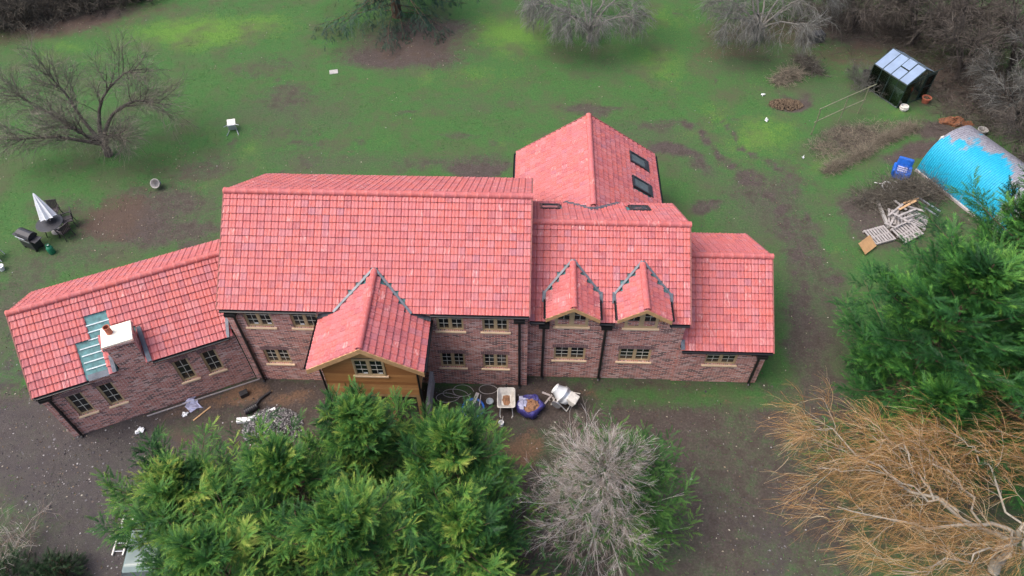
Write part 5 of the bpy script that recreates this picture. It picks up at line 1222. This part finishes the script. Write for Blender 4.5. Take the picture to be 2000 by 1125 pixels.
for i in range(8): q.f.append((ks[0]+i, ks[0]+i+1, ks[1]+i+1, ks[1]+i)); q.uv.append(None)
for k in ks: q.f.append(tuple(range(k, k+9))); q.uv.append(None)
q.build('hood', M['charcoal2'] if 'charcoal2' in M else M['charcoal'], t)
q = MB(); q.tube([(-.28, -.27, .92), (-.28, -.34, .95), (.28, -.34, .95), (.28, -.27, .92)], .017, 6); q.build('hood_handle', M['steel'], t)
for s_ in (-1, 1):
    q = MB(); q.box((s_*.60, 0, .77), (.32, .44, .03)); q.build('side_shelf', M['charcoal2'] if 'charcoal2' in M else M['charcoal'], t, bevel=.01)
    for y_ in (-.18, .18):
        q = MB(); q.lathe([(.02, -.02), (.07, -.02), (.07, .02), (.02, .02)], 12, (s_*.36, y_, .07), Matrix.Rotation(math.pi/2, 3, 'Y'), True); q.build('wheel', M['tyre'], t)
q = MB(); q.box((0, -.255, .66), (.7, .02, .09)); q.build('control_panel', M['steel'], t)
t = thing('gas_bottle', 103, 494, 0, 'green gas bottle standing beside the black barbecue', 'gas bottle')
q = MB(); q.lathe([(.13, 0), (.155, .03), (.155, .36), (.11, .46), (.03, .49)], 18, closed=True); q.build('cylinder', M['gasgreen'], t, smooth=True)
q = MB(); q.lathe([(.08, .47), (.085, .58), (.075, .58), (.07, .47)], 14); q.build('collar', M['gasgreen'], t); q = MB(); q.tube([(0, 0, .48), (0, 0, .56), (.06, 0, .56)], .015, 6); q.build('valve', M['steel'], t)
garden_chair(-4, 505, 100, M['white'], 'white plastic garden chair tipped near the barbecue', name='plastic_chair')
t = thing('plant_pot', 5, 527, 0, 'small white plastic pot on the grass near the white chair', 'pot')
q = MB(); q.lathe([(.11, 0), (.15, .24), (.165, .24), (.165, .27), (.14, .27), (.10, .05), (0, .05)], 16); q.build('pot_shell', M['white'], t)
# odd objects on the lawn
t = thing('lawn_tub', 310, 366, 0, 'round grey tub lying tilted on the lawn', 'tub')
q = MB(); R_t = Matrix.Rotation(math.radians(50), 3, 'X'); q.lathe([(.17, 0), (.24, .30), (.26, .30), (.26, .33), (.22, .33), (.16, .05), (0, .05)], 18, (0, .1, .2), R_t); q.build('tub_shell', M['concrete'], t, smooth=True)
t = thing('broken_chair', 456, 256, 15, 'overturned pale grey chair lying on the lawn', 'chair')
q = MB(); q.box((0, 0, .26), (.44, .05, .46), rx=.35); q.build('seat', M['greygreen'], t, bevel=.02); q = MB(); q.box((0, .22, .46), (.46, .42, .05), rx=.25); q.build('backrest', M['dirty_white'], t, bevel=.015)
for a, b in (((-.2, -.05, .1), (-.34, -.42, .05)), ((.2, -.05, .1), (.30, -.45, .03)), ((-.2, .05, .42), (-.4, -.2, .50)), ((.2, .05, .42), (.42, -.15, .46))):
    q = MB(); q.tube([a, b], .02, 6); q.build('leg', M['steel'], t)
q = MB(); q.box((0, 0, .02), (.52, .42, .05)); solid('paving_slab', 652, 141, 15, q, M['concrete'], 'single pale paving slab set flat in the lawn', 'paving slab', None, .01)
# car and ladder under the low cypress
t = thing('parked_car', 318, 1062, -84, 'pale grey-green car parked on gravel, mostly hidden by cypress branches', 'car')
mb = MB(); secs = [(-2.05, .70, .35, .62), (-1.95, .80, .25, .82), (-1.2, .85, .22, .88), (0, .86, .22, .92), (1.0, .86, .22, .92), (1.75, .82, .24, .84), (2.05, .70, .34, .66)]; ks = []
for (x_, hw, z0, z1) in secs:
    ks.append(len(mb.v)); mb.v += [(x_, -hw*.94, z0), (x_, hw*.94, z0), (x_, hw, (z0+z1)/2), (x_, hw*.92, z1), (x_, 0, z1+.03), (x_, -hw*.92, z1), (x_, -hw, (z0+z1)/2)]
for a, b in zip(ks[:-1], ks[1:]):
    for i in range(7): mb.f.append((a+i, a+(i+1) % 7, b+(i+1) % 7, b+i)); mb.uv.append(None)
mb.f += [tuple(range(ks[0]+6, ks[0]-1, -1)), tuple(range(ks[-1], ks[-1]+7))]; mb.uv += [None, None]
mb.build('body', M['carpaint'], t, smooth=False, bevel=.04)
mb = MB(); ks = []
for (z_, x0_, x1_, hw) in ((.90, -1.25, 1.75, .76), (1.30, -.62, 1.45, .66), (1.42, -.40, 1.25, .60)):
    ks.append(len(mb.v)); mb.v += [(x0_, -hw*.9, z_), (x1_, -hw*.9, z_), (x1_, hw*.9, z_), (x0_, hw*.9, z_)]
for i in range(4): mb.f.append((ks[0]+i, ks[0]+(i+1) % 4, ks[1]+(i+1) % 4, ks[1]+i)); mb.uv.append(None)
mb.build('windows', M['skyglass'], t, bevel=.02)
q = MB(); k = 0
q.v = [mb.v[ks[1]+i] for i in range(4)]+[mb.v[ks[2]+i] for i in range(4)]; q.f = [(0, 1, 5, 4), (1, 2, 6, 5), (2, 3, 7, 6), (3, 0, 4, 7), (4, 5, 6, 7)]; q.uv = [None]*5; q.build('roof', M['carpaint'], t, bevel=.05)
for x_ in (-1.3, 1.35):
    for s_ in (-1, 1):
        q = MB(); q.lathe([(.12, -.09), (.29, -.10), (.31, -.06), (.31, .06), (.29, .10), (.12, .09)], 18, (x_, s_*.78, .31), Matrix.Rotation(math.pi/2, 3, 'X'), True); q.build('wheel', M['tyre'], t)
for s_ in (-1, 1): q = MB(); q.box((-2.0, s_*.58, .66), (.12, .28, .14)); q.build('headlight', M['white'], t, bevel=.03)
t = thing('ladder', 243, 1046, 4, 'white aluminium ladder lying beside the parked car', 'ladder')
for s_ in (-1, 1): q = MB(); q.box((s_*.19, 0, .06), (.05, 1.5, .08)); q.build('stile', M['dirty_white'], t)
for i in range(5): q = MB(); q.tube([(-.19, -.6+.3*i, .06), (.19, -.6+.3*i, .06)], .018, 6); q.build('rung', M['steel'], t)

# ------------------------------------------------------------------ kitchen garden: greenhouse, shed, timber
def greenhouse():
    t = empty('greenhouse', (32.72, 19.55, 0), math.radians(121.3), 'small dark-framed greenhouse with pale translucent roof panes and an open door', 'greenhouse')
    L, W, he, hr = 2.45, 2.4, 1.58, 2.25          # local x along, -y across
    P = lambda x, y, z: (x, -y, z)
    fr = MB(); r = .022
    edges = []
    for y in (0, W):
        edges += [((0, y, .04), (L, y, .04)), ((0, y, he), (L, y, he))]
        for i in range(5): edges.append(((L*i/4, y, .04), (L*i/4, y, he)))
    for x in (0, L):
        edges += [((x, 0, .04), (x, W, .04)), ((x, 0, he), (x, W/2, hr)), ((x, W, he), (x, W/2, hr)), ((x, 0, he), (x, W, he))]
        for y in (.8, 1.6): edges.append(((x, y, .04), (x, y, he+.3)))
    edges.append(((0, W/2, hr), (L, W/2, hr)))
    for i in range(1, 4):
        for y in (0, W): edges.append(((L*i/4, y, he), (L*i/4, W/2, hr)))
    for a, b in edges: fr.tube([P(*a), P(*b)], r, 5)
    frame = fr.build('frame', M['ghframe'], t)
    sl = math.hypot(W/2, hr-he)
    for side in (0, 1):
        y0 = 0 if side == 0 else W; sg = 1 if side == 0 else -1
        for i in range(4):
            x0, x1 = L*i/4+.03, L*(i+1)/4-.03
            spans = [(.03, .97)] if not (side == 0 and i == 1) else [(.03, .50), (.54, .97)]
            for (a, b) in spans:
                up = .05 if (side == 0 and i == 1 and a > .5) else .012
                q = MB(); pts = [(x0, y0+sg*W/2*a, he+(hr-he)*a+up), (x1, y0+sg*W/2*a, he+(hr-he)*a+up), (x1, y0+sg*W/2*b, he+(hr-he)*b+up), (x0, y0+sg*W/2*b, he+(hr-he)*b+up)]
                pts = [P(*p) for p in pts]; q.v = pts+[(p[0], p[1], p[2]-.010) for p in pts]; q.f = [(0, 1, 2, 3), (7, 6, 5, 4), (0, 4, 5, 1), (1, 5, 6, 2), (2, 6, 7, 3), (3, 7, 4, 0)]; q.uv = [None]*6
                q.build('roof_pane', M['ghpane'], t)
    for y in (0, W):
        for i in range(4):
            q = MB(); q.obox((L*i/4, -y, 0), X3, Y3, Z3, (.03, L/4-.03), (-.004, .004), (.07, he-.03)); q.build('side_pane', M['clear'], t)
    for x in (0, L):
        for i, (a, b) in enumerate(((.0, .8), (.8, 1.6), (1.6, 2.4))):
            if x == 0 and i == 1: continue
            q = MB(); q.obox((x, 0, 0), Y3*-1, X3, Z3, (a+.03, b-.03), (-.004, .004), (.07, he-.03)); q.build('end_pane', M['clear'], t)
    d = MB()
    for a, b in (((-.05, 1.62, .05), (-.05, 1.62, 1.75)), ((-.05, 2.35, .05), (-.05, 2.35, 1.75)), ((-.05, 1.62, 1.75), (-.05, 2.35, 1.75)), ((-.05, 1.62, .05), (-.05, 2.35, .05)), ((-.05, 1.62, .9), (-.05, 2.35, .9))): d.tube([P(*a), P(*b)], .018, 5)
    d.tube([P(-.05, .75, 1.82), P(-.05, 2.75, 1.82)], .02, 5)
    d.build('door', M['ghframe'], t)
    st = MB(); st.obox((0, 0, 0), X3, -Y3, Z3, (.3, L-.1), (.12, .6), (.70, .74)); st.obox((0, 0, 0), X3, -Y3, Z3, (.3, .36), (.14, .2), (.0, .70)); st.obox((0, 0, 0), X3, -Y3, Z3, (L-.2, L-.14), (.5, .56), (.0, .70)); st.build('staging', M['greytimber'], t)
gm = bpy.data.materials.new('greenhouse_glass'); gm.use_nodes = True; _n = gm.node_tree; _b = _n.nodes['Principled BSDF']; _b.inputs['Base Color'].default_value = (.55, .68, .68, 1); _b.inputs['Roughness'].default_value = .05
_tr = _n.nodes.new('ShaderNodeBsdfTransparent'); _tr.inputs[0].default_value = (.75, .85, .83, 1); _gl = _n.nodes.new('ShaderNodeBsdfGlossy'); _gl.inputs['Roughness'].default_value = .04; _fr = _n.nodes.new('ShaderNodeFresnel'); _fr.inputs[0].default_value = 1.5
_mx = _n.nodes.new('ShaderNodeMixShader'); _n.links.new(_fr.outputs[0], _mx.inputs[0]); _n.links.new(_tr.outputs[0], _mx.inputs[1]); _n.links.new(_gl.outputs[0], _mx.inputs[2]); _n.links.new(_mx.outputs[0], _n.nodes['Material Output'].inputs[0]); M['clear'] = gm
_m = M['ghpane']; _n = _m.node_tree; _t = _n.nodes.new('ShaderNodeBsdfTranslucent'); _t.inputs[0].default_value = (.62, .72, .80, 1); _x = _n.nodes.new('ShaderNodeMixShader'); _x.inputs[0].default_value = .22
_n.links.new(_n.nodes['Principled BSDF'].outputs[0], _x.inputs[1]); _n.links.new(_t.outputs[0], _x.inputs[2]); _n.links.new(_x.outputs[0], _n.nodes['Material Output'].inputs[0])
greenhouse()
def pot(name, px, py, r, h, m, label, soil=True, cat='pot'):
    t = thing(name, px, py, 0, label, cat); q = MB(); q.lathe([(r*.72, 0), (r*.95, h*.85), (r*1.05, h*.85), (r*1.05, h), (r*.88, h), (r*.80, h*.8), (0, h*.8)], 18); q.build('pot_shell', m, t)
    if soil:
        V, F, T = lumps(60, r*.75, r*.75, .05, .03, 4); o = link('soil', np_mesh('soil', V, F, M['litter'], {'tint': T*.4}), t, (0, 0, h*.8))
pot('flower_pot', 1806, 200, .26, .36, M['pot'], 'large terracotta flower pot beside the greenhouse door')
t = thing('pale_planter', 1764, 214, 0, 'two pale ring-shaped pots stacked at the greenhouse corner', 'pot')
for z_, r_0 in ((0, .24), (.12, .22)):
    q = MB(); q.lathe([(r_0*.85, z_), (r_0, z_+.11), (r_0*1.06, z_+.11), (r_0*1.06, z_+.14), (r_0*.86, z_+.14), (r_0*.75, z_+.03), (0, z_+.03)], 18); q.build('ring', M['dirty_white'], t)
pot('black_bucket', 1690, 148, .22, .32, M['blackpipe'], 'black bucket standing behind the greenhouse', False, 'bucket')
# pole frame
t = empty('pole_frame', (27.2, 17.0, 0), 0, 'two-rail frame of thin algae-stained poles across the vegetable bed', 'frame')
e = np.array([30.78-27.2, 19.3-17.0, 0])
for k, f_ in enumerate((0, .5, .88)):
    q = MB(); b = e*f_; q.tube([tuple(b), tuple(b+np.array([.03, -.02, 1.0])), tuple(b+np.array([0, 0, 1.82]))], .03, 6); q.build('post', M['pole'], t)
for z_, a, b in ((1.78, -.02, 1.02), (.92, -.03, .92)):
    q = MB(); q.tube([tuple(e*a+Z3*z_), tuple(e*.5+Z3*(z_+.03)), tuple(e*b+Z3*z_)], .026, 6); q.build('rail', M['pole'], t)
# arched corrugated shed
def shed():
    a = math.atan2(-.88, .475); t = empty('arched_shed', (33.75, 15.0, 0), a, 'arched corrugated shed with peeling turquoise paint, half under a conifer', 'shed')
    L, hw, h = 5.6, 1.8, 2.2; nx = 300; na = 28
    xs = np.linspace(0, L, nx); th_ = np.linspace(0, math.pi, na); X, T = np.meshgrid(xs, th_)
    c = .030*np.sin(X/.115*2*math.pi)
    sup = .82; cy = np.sign(np.cos(T))*np.abs(np.cos(T))**sup; cz = np.abs(np.sin(T))**sup
    Yv = (hw+c)*cy; Zv = (h+c)*cz
    V = np.stack([X, Yv, Zv], -1).reshape(-1, 3); i = np.arange(nx*na).reshape(na, nx); F = np.stack([i[:-1, :-1], i[:-1, 1:], i[1:, 1:], i[1:, :-1]], -1).reshape(-1, 4)
    wear = fbm(X*1.0+3, T*2.2, .8, 70)*.62+fbm(X*6, T*2.0, 1.0, 75)*.34
    # local +y is the far side; that side has lost its paint
    wear = wear+np.clip((1.75-T)/.9, -.75, 1)*.26+np.clip((X-2.6)/2, 0, 1)*.18
    m = bpy.data.materials.new('peeling_turquoise_sheet'); m.use_nodes = True; n = m.node_tree; b = n.nodes['Principled BSDF']; at = N(n, 'ShaderNodeAttribute', attribute_name='wear')
    nz = noise(n, N(n, 'ShaderNodeNewGeometry').outputs['Position'], 9, 6, .7); f = mth(n, 'ADD', at.outputs['Fac'], mth(n, 'MULTIPLY', mth(n, 'SUBTRACT', nz, .5), .25))
    f = ramp(n, f, [(.50, (0, 0, 0)), (.56, (1, 1, 1))]); paint = ramp(n, nz, [(.3, (.010, .27, .43)), (.7, (.018, .38, .56))]); bare = ramp(n, nz, [(.3, (.13, .12, .15)), (.55, (.26, .26, .30)), (.75, (.36, .37, .40))])
    n.links.new(mixc(n, f, paint, bare), b.inputs['Base Color']); b.inputs['Roughness'].default_value = .5
    link('corrugated_sheet', np_mesh('corrugated_sheet', V, F, m, {'wear': wear.ravel()}, smooth=True), t)
    q = MB(); pts = [(0.04, hw*np.sign(math.cos(x))*abs(math.cos(x))**sup*.97, h*abs(math.sin(x))**sup*.97) for x in np.linspace(0, math.pi, 20)]; q.face(pts); q.build('end_wall', M['darkwood'], t)
    q = MB(); q.box((-.06, -.9, 1.75), (.10, .22, .3)); q.build('vent', M['dirty_white'], t)
    for s_ in (-1, 1): q = MB(); q.box((L/2, s_*(hw+.05), .06), (L, .12, .12)); q.build('sill_beam', M['greytimber'], t)
shed()
# blue covered armchair, wheel frame
t = thing('covered_armchair', 1755, 345, -25, 'garden armchair wrapped in shiny blue tarpaulin beside the shed', 'armchair')
q = MB(); q.box((0, 0, .24), (.74, .70, .46)); q.build('seat', M['bluetarp'], t, bevel=.08); q = MB(); q.box((.02, .34, .62), (.76, .22, .72), rx=-.22); q.build('backrest', M['bluetarp'], t, bevel=.07)
for s_ in (-1, 1): q = MB(); q.box((s_*.38, 0, .42), (.16, .72, .36)); q.build('armrest', M['bluetarp'], t, bevel=.06)
for i in range(3): q = MB(); q.box((0, -.12+.15*i, .485+.015*i), (.5, .09, .03)); q.build('fold', M['bagpale'], t, bevel=.012)
t = thing('scrap_wheel', 1731, 366, 10, 'white spoked wheel with a bent frame lying by the brush heap', 'wheel')
q = MB(); R2 = Matrix.Rotation(math.radians(20), 3, 'X'); q.tube([tuple(R2 @ Vector((.27*math.cos(a), .27*math.sin(a), .12))) for a in np.linspace(0, 2*math.pi, 25)], .035, 6, False); q.build('rim', M['white'], t)
q = MB()
for a in range(6): q.tube([tuple(R2 @ Vector((0, 0, .12))), tuple(R2 @ Vector((.26*math.cos(a*1.047), .26*math.sin(a*1.047), .12)))], .01, 4)
q.build('spokes', M['white'], t); q = MB(); q.tube([(.2, -.2, .06), (.5, -.1, .10), (.75, .15, .05)], .022, 6); q.tube([(-.2, .2, .1), (-.5, .4, .06)], .02, 6); q.tube([(.3, -.35, .03), (.6, -.1, .18), (.5, .2, .2)], .018, 6); q.build('bent_frame', M['white'], t)
# timber heap: pallets, boards, posts
def pallet(px, py, rz, tilt, z, label, m):
    t = thing('pallet', px, py, rz, label, 'pallet', 'discarded pallets', z); t.rotation_euler = (math.radians(tilt[0]), math.radians(tilt[1]), math.radians(rz))
    for i in range(8): q = MB(); q.box((-.54+.155*i, 0, .13), (.10, 1.0, .022)); q.build('slat', m, t)
    for y in (-.46, 0, .46):
        q = MB(); q.box((0, y, .07), (1.2, .09, .09)); q.build('bearer', m, t)
M['pallet'] = mat('weathered_pallet_wood', (.28, .26, .255), .85, var=.22, scale=7, bump=.2)
pallet(1768, 458, 28, (4, -6), .12, 'grey pallet with its slats showing, on top of the timber heap', M['pallet'])
pallet(1788, 432, 62, (10, 6), .05, 'grey pallet half hidden under conifer branches', M['pallet'])
pallet(1755, 430, -15, (3, 4), .02, 'pallet buried under loose boards', M['pallet'])
pallet(1716, 462, 20, (0, 0), .0, 'small pallet beside the leaning plywood sheet', M['pallet'])
bl = [((1742, 400), (1765, 420), .12, .30), ((1748, 432), (1785, 418), .10, .34), ((1735, 445), (1752, 415), .11, .2), ((1760, 405), (1790, 396), .09, .28), ((1750, 420), (1782, 404), .12, .38), ((1725, 440), (1748, 452), .1, .15), ((1770, 425), (1800, 440), .1, .3), ((1740, 455), (1775, 440), .09, .36), ((1752, 440), (1790, 430), .08, .42), ((1738, 428), (1770, 448), .1, .4), ((1760, 470), (1795, 458), .1, .2), ((1730, 430), (1758, 408), .1, .3), ((1765, 412), (1800, 424), .12, .34)]
ll = ['short pale board across the brush end of the timber heap', 'pale board lying over the buried pallet', 'loose board on the lawn side of the timber heap', 'narrow board touching the brush heap', 'wide board on the very top of the timber heap', 'grey board sliding off the timber heap toward the lawn', 'board tucked under the conifer branches on the timber heap', 'board lying along the slatted pallet', 'thin batten crossing the top of the timber heap', 'board lying askew across the slatted pallet', 'board on the ground at the conifer side of the timber heap', 'board reaching from the timber heap toward the brush', 'wide board under the metal poles by the conifer']
for k, ((a, b, w_, z_), lb) in enumerate(zip(bl, ll)): bar_thing('loose_board', a, b, w_, .03, M['timber'] if k in (3, 4) else M['pallet'], lb, 'board', 'loose boards on the timber heap', z_, z_+.05)
bar_thing('concrete_post', (1713, 395), (1735, 447), .13, .12, M['concrete'], 'long grey concrete post lying at the edge of the brush', 'post')
bar_thing('scaffold_pole', (1785, 393), (1830, 424), .06, .06, M['steel'], 'metal pole lying between brush heap and conifer, upper one', 'pole', None, .3, .36)
bar_thing('scaffold_pole', (1802, 412), (1828, 430), .06, .06, M['steel'], 'short metal pole lying below the other pole by the conifer', 'pole', None, .2, .25)
q = MB(); q.box((0, 0, .30), (.9, .03, .62), rx=-1.0); solid('plywood_sheet', 1690, 486, 40, q, M['board'], 'brown plywood sheet leaning at the end of the timber heap', 'board')
def fibres(name, spots, m, label, cat, seed, kind=None, flat=.4, L=(.3, .8), rt=.008, n2=4):
    rg = np.random.default_rng(seed); B0 = []
    for (px, py, rx, ry, rot, hh, n) in spots:
        g = G(px, py); a = rg.uniform(0, 6.283, n); q = np.sqrt(rg.random(n)); u = np.cos(a)*q*rx; v_ = np.sin(a)*q*ry; c_, s_ = math.cos(math.radians(rot)), math.sin(math.radians(rot))
        B0.append(np.stack([g.x+u*c_-v_*s_, g.y+u*s_+v_*c_, hh*(1-q*q)*rg.random(n)], -1))
    B0 = np.concatenate(B0); n = len(B0); K = 4; P = np.empty((n, K, 3)); P[:, 0] = B0; d = unit(rg.normal(size=(n, 3))*np.array([1, 1, .25])+np.array([0, 0, flat])); Ln = rg.uniform(*L, n)
    for k in range(1, K): d = unit(d+rg.normal(0, .2, d.shape)+np.array([0, 0, -.18])); P[:, k] = P[:, k-1]+d*(Ln/(K-1))[:, None]
    P[:, :, 2] = np.maximum(P[:, :, 2], .004)
    parts = [tubes(P, taper(n, K, rt, rt*.4), 3)]; tv = [tintv(n, K*3, rg)]
    if n2: A, _ = grow(P, n2, .2, 1, L[1]*.4, 40, -.1, 3, rg, .3, .2); parts.append(ribs(A, taper(len(A), 3, rt*.6, rt*.25), rg)); tv.append(tintv(len(A), 6, rg))
    V, F = merge(parts); c0 = B0.mean(0); c0[2] = 0
    o = link(name, np_mesh(name, V-c0, F, m, {'tint': np.concatenate(tv)}), None, tuple(c0)); return tag(o, label, cat, None, kind)
fibres('brush_pile', [(1775, 378, 1.9, 1.0, 10, .7, 900), (1720, 395, 1.2, .8, 0, .35, 350)], M['twig'], 'heap of dark cut brushwood between the shed and the timber heap', 'brush heap', 4, None, .5, (.5, 1.3), .010, 4)
fibres('brushwood_bundle', [(1540, 152, 1.2, .38, 38, .5, 500)], M['straw'], 'long bundle of dead grey-brown brushwood lying on the lawn edge', 'brush bundle', 5, None, .2, (.4, 1.0), .012, 3)
fibres('brushwood_bundle', [(1578, 128, 1.1, .34, -62, .5, 450)], M['twig'], 'darker brushwood bundle meeting the other one at an angle', 'brush bundle', 6, None, .2, (.4, 1.0), .012, 3)
fibres('dead_bed', [(1640, 275, 1.9, 1.0, 25, .2, 620), (1700, 262, 1.9, 1.0, 20, .2, 560), (1615, 300, 1.1, .8, 0, .12, 200)], M['straw'], 'dead brown stalks covering the overgrown vegetable bed', 'dead plants', 7, 'stuff', .5, (.2, .6), .007, 3)
fibres('dead_grass_bank', [(1632, 328, .9, .26, 34, .42, 600), (1680, 304, 1.1, .24, 34, .46, 800), (1735, 272, 1.3, .26, 32, .46, 900), (1772, 252, .6, .4, 20, .4, 400)], M['straw'], 'strip of long straw-coloured grass along the bed edge', 'long grass', 8, 'stuff', .8, (.25, .6), .006, 2)
g = G(1700, 165); twiggy('misty_shrub', g.x-.4, g.y-.2, .9, .8, 1.3, M['greytwig'], 'fine grey-green twiggy shrub in front of the greenhouse', 41, n=50, k2=10, k3=6, rt=.006, tb=.2)
g = G(1865, 240); o = dome(.8, .4, .30, 6, 18, 4, .25).build('rusty_heap', M['rust'], None, (g.x, g.y, 0)); tag(o, 'rust-brown heap of rotting waste behind the arched shed', 'heap')
q = MB(); q.lathe([(.20, 0), (.26, .3), (.28, .3), (.28, .34), (.24, .34), (.18, .06), (0, .06)], 16, (0, 0, 0)); solid('old_barrel', 1915, 262, 0, q, M['concrete'], 'small grey pail standing at the far side of the arched shed', 'pail')
q = MB(); q.box((0, 0, .3), (.9, .6, .6)); solid('water_tank', 1592, 80, 15, q, M['charcoal'], 'dark box-shaped tank standing at the thicket edge', 'tank', None, .05)
for k, (px, py, sz, lb) in enumerate([(1490, 186, .20, 'white strip of litter near the brushwood bundles'), (1497, 236, .22, 'curled white litter beside the bare earth patch'), (1568, 310, .14, 'small white litter at the corner of the vegetable bed'), (1590, 131, .20, 'pale scrap behind the brushwood bundles')]):
    crumple('litter', px, py, sz, M['white'], lb, 'litter', 50+k)
V, F, T = lumps(500, 1.0, .55, .12, .06, 12); g = G(1535, 205); o = link('earth_mound', np_mesh('earth_mound', V, F, M['litter'], {'tint': T*.45}), None, (g.x, g.y, 0)); tag(o, 'low mound of freshly dug brown earth on the lawn', 'earth mound')

# ------------------------------------------------------------------ ground scatter
def inside_house(x, y):
    a = (x > -.05) & (x < 11.55) & (y > -.02) & (y < 7.2); a |= (x > 11.4) & (x < 21.2) & (y > .38) & (y < 6.7); a |= (x > 10.9) & (x < 17.5) & (y > 6) & (y < 12.05)
    s = (x+6.695)*math.cos(WA)+(y+2.974)*math.sin(WA); d = -(x+6.695)*math.sin(WA)+(y+2.974)*math.cos(WA); a |= (s > -.02) & (s < 9) & (d > -.02) & (d < 5.15); return a
def visible_pts(n, rg):
    x = rg.uniform(-30, 48, n); y = rg.uniform(-13, 36, n); X = np.stack([x, y, np.zeros(n)], -1)-CAM; z = X@FW; u = 1000+CF*(X@RT)/z; v_ = 562.5-CF*(X@UP)/z
    k = (u > -250) & (u < 2250) & (v_ > -150) & (v_ < 1300) & ~inside_house(x, y); return x[k], y[k]
def scatter():
    rg = np.random.default_rng(21)
    # grass tufts
    x, y = visible_pts(150000, rg); D = fields(x, y); p = np.clip(1-1.05*np.maximum(np.maximum(D['mud'], .75*D['wear']), np.maximum(D['gravel'], D['sandy'])), .04, 1)*np.clip(.35+.9*fbm(x, y, 1.1, 50), .1, 1); k = rg.random(len(x)) < p; x, y = x[k], y[k]; br = D['bright'][k]; n = len(x)
    nb = 2; a = rg.uniform(0, 6.283, (n, nb)); h = rg.uniform(.020, .045, (n, nb)); lean = rg.uniform(.8, 2.2, (n, nb))*h; w_ = rg.uniform(.010, .022, (n, nb))
    bx = x[:, None]+rg.normal(0, .04, (n, nb)); by = y[:, None]+rg.normal(0, .04, (n, nb)); px_, py_ = -np.sin(a)*w_, np.cos(a)*w_
    V = np.stack([np.stack([bx-px_, by-py_, np.zeros_like(bx)-.005], -1), np.stack([bx+px_, by+py_, np.zeros_like(bx)-.005], -1), np.stack([bx+np.cos(a)*lean, by+np.sin(a)*lean, h], -1)], 2).reshape(-1, 3)
    T = np.clip(.36+.35*br+.5*(fbm(x, y, 2.0, 60)-.5)+rg.normal(0, .16, n), 0, 1)
    tag(link('grass', np_mesh('grass', V, np.arange(len(V)).reshape(-1, 3), M['grass'], {'tint': np.repeat(T, 3*nb)})), 'short worn lawn grass round the house', 'grass', None, 'stuff')
    # leaf litter and pale flecks
    x, y = visible_pts(90000, rg); D = fields(x, y); p = .025+.55*D['leaf']+.10*D['mud']+.08*(y < 2); k = rg.random(len(x)) < p; x, y = x[k], y[k]; n = len(x)
    a = rg.uniform(0, 6.283, n); s = rg.uniform(.018, .05, n); z = rg.uniform(.008, .03, n); c_, s_ = np.cos(a)*s, np.sin(a)*s; t1 = rg.normal(0, .012, n)
    V = np.stack([np.stack([x-c_, y-s_, z], -1), np.stack([x-s_*.6, y+c_*.6, z+t1+.01], -1), np.stack([x+c_, y+s_, z], -1), np.stack([x+s_*.6, y-c_*.6, z-t1+.01], -1)], 1).reshape(-1, 3)
    T = np.clip(rg.random(n)**1.6*.95+.25*(rg.random(n) < .05), 0, 1)
    tag(link('fallen_leaves', np_mesh('fallen_leaves', V, np.arange(len(V)).reshape(-1, 4), M['litter'], {'tint': np.repeat(T, 4)})), 'fallen brown and pale leaves scattered over lawn and yard', 'leaves', None, 'stuff')
    # stones
    x, y = visible_pts(120000, rg); D = fields(x, y); p = .9*np.clip(D['gravel'], 0, 1)**1.3+.18*D['sandy']+.10*D['mud']*(y < 0)+.01; k = rg.random(len(x)) < p; x, y = x[k], y[k]; n = len(x)
    ov = np.array([(1, 0, 0), (0, 1, 0), (-1, 0, 0), (0, -1, 0), (0, 0, .8)]); s = rg.uniform(.012, .042, (n, 1, 1))*rg.uniform(.6, 1.3, (n, 5, 1))*np.where(rg.random((n, 1, 1)) < .03, 1.8, 1)
    V = (ov[None]*s)+np.stack([x, y, np.full(n, .002)], -1)[:, None]; F = (np.array([(0, 1, 4), (1, 2, 4), (2, 3, 4), (3, 0, 4)])[None]+(np.arange(n)*5)[:, None, None]).reshape(-1, 3)
    tag(link('pebbles', np_mesh('pebbles', V.reshape(-1, 3), F, M['pebble'], {'tint': np.repeat(rg.random(n)**1.4, 5)})), 'loose grey stones of the gravel drive and yard', 'gravel', None, 'stuff')
    # clods of earth in the yard
    x, y = visible_pts(50000, rg); D = fields(x, y); k = rg.random(len(x)) < .32*np.clip(D['mud']-.35, 0, 1)*(y < 4); x, y = x[k], y[k]; n = len(x); s = rg.uniform(.02, .06, (n, 1, 1))*rg.uniform(.6, 1.3, (n, 5, 1))
    V = (ov[None]*s*np.array([1, 1, .6]))+np.stack([x, y, np.full(n, .0)], -1)[:, None]; F = (np.array([(0, 1, 4), (1, 2, 4), (2, 3, 4), (3, 0, 4)])[None]+(np.arange(n)*5)[:, None, None]).reshape(-1, 3)
    tag(link('earth_clods', np_mesh('earth_clods', V.reshape(-1, 3), F, M['clod'], {'tint': np.repeat(rg.random(n), 5)})), 'small clods of bare trodden earth', 'earth', None, 'stuff')
M['clod'] = tint_material('earth_clod', [(0, (.040, .034, .032)), (.6, (.088, .072, .066)), (1, (.16, .125, .105))])
scatter()
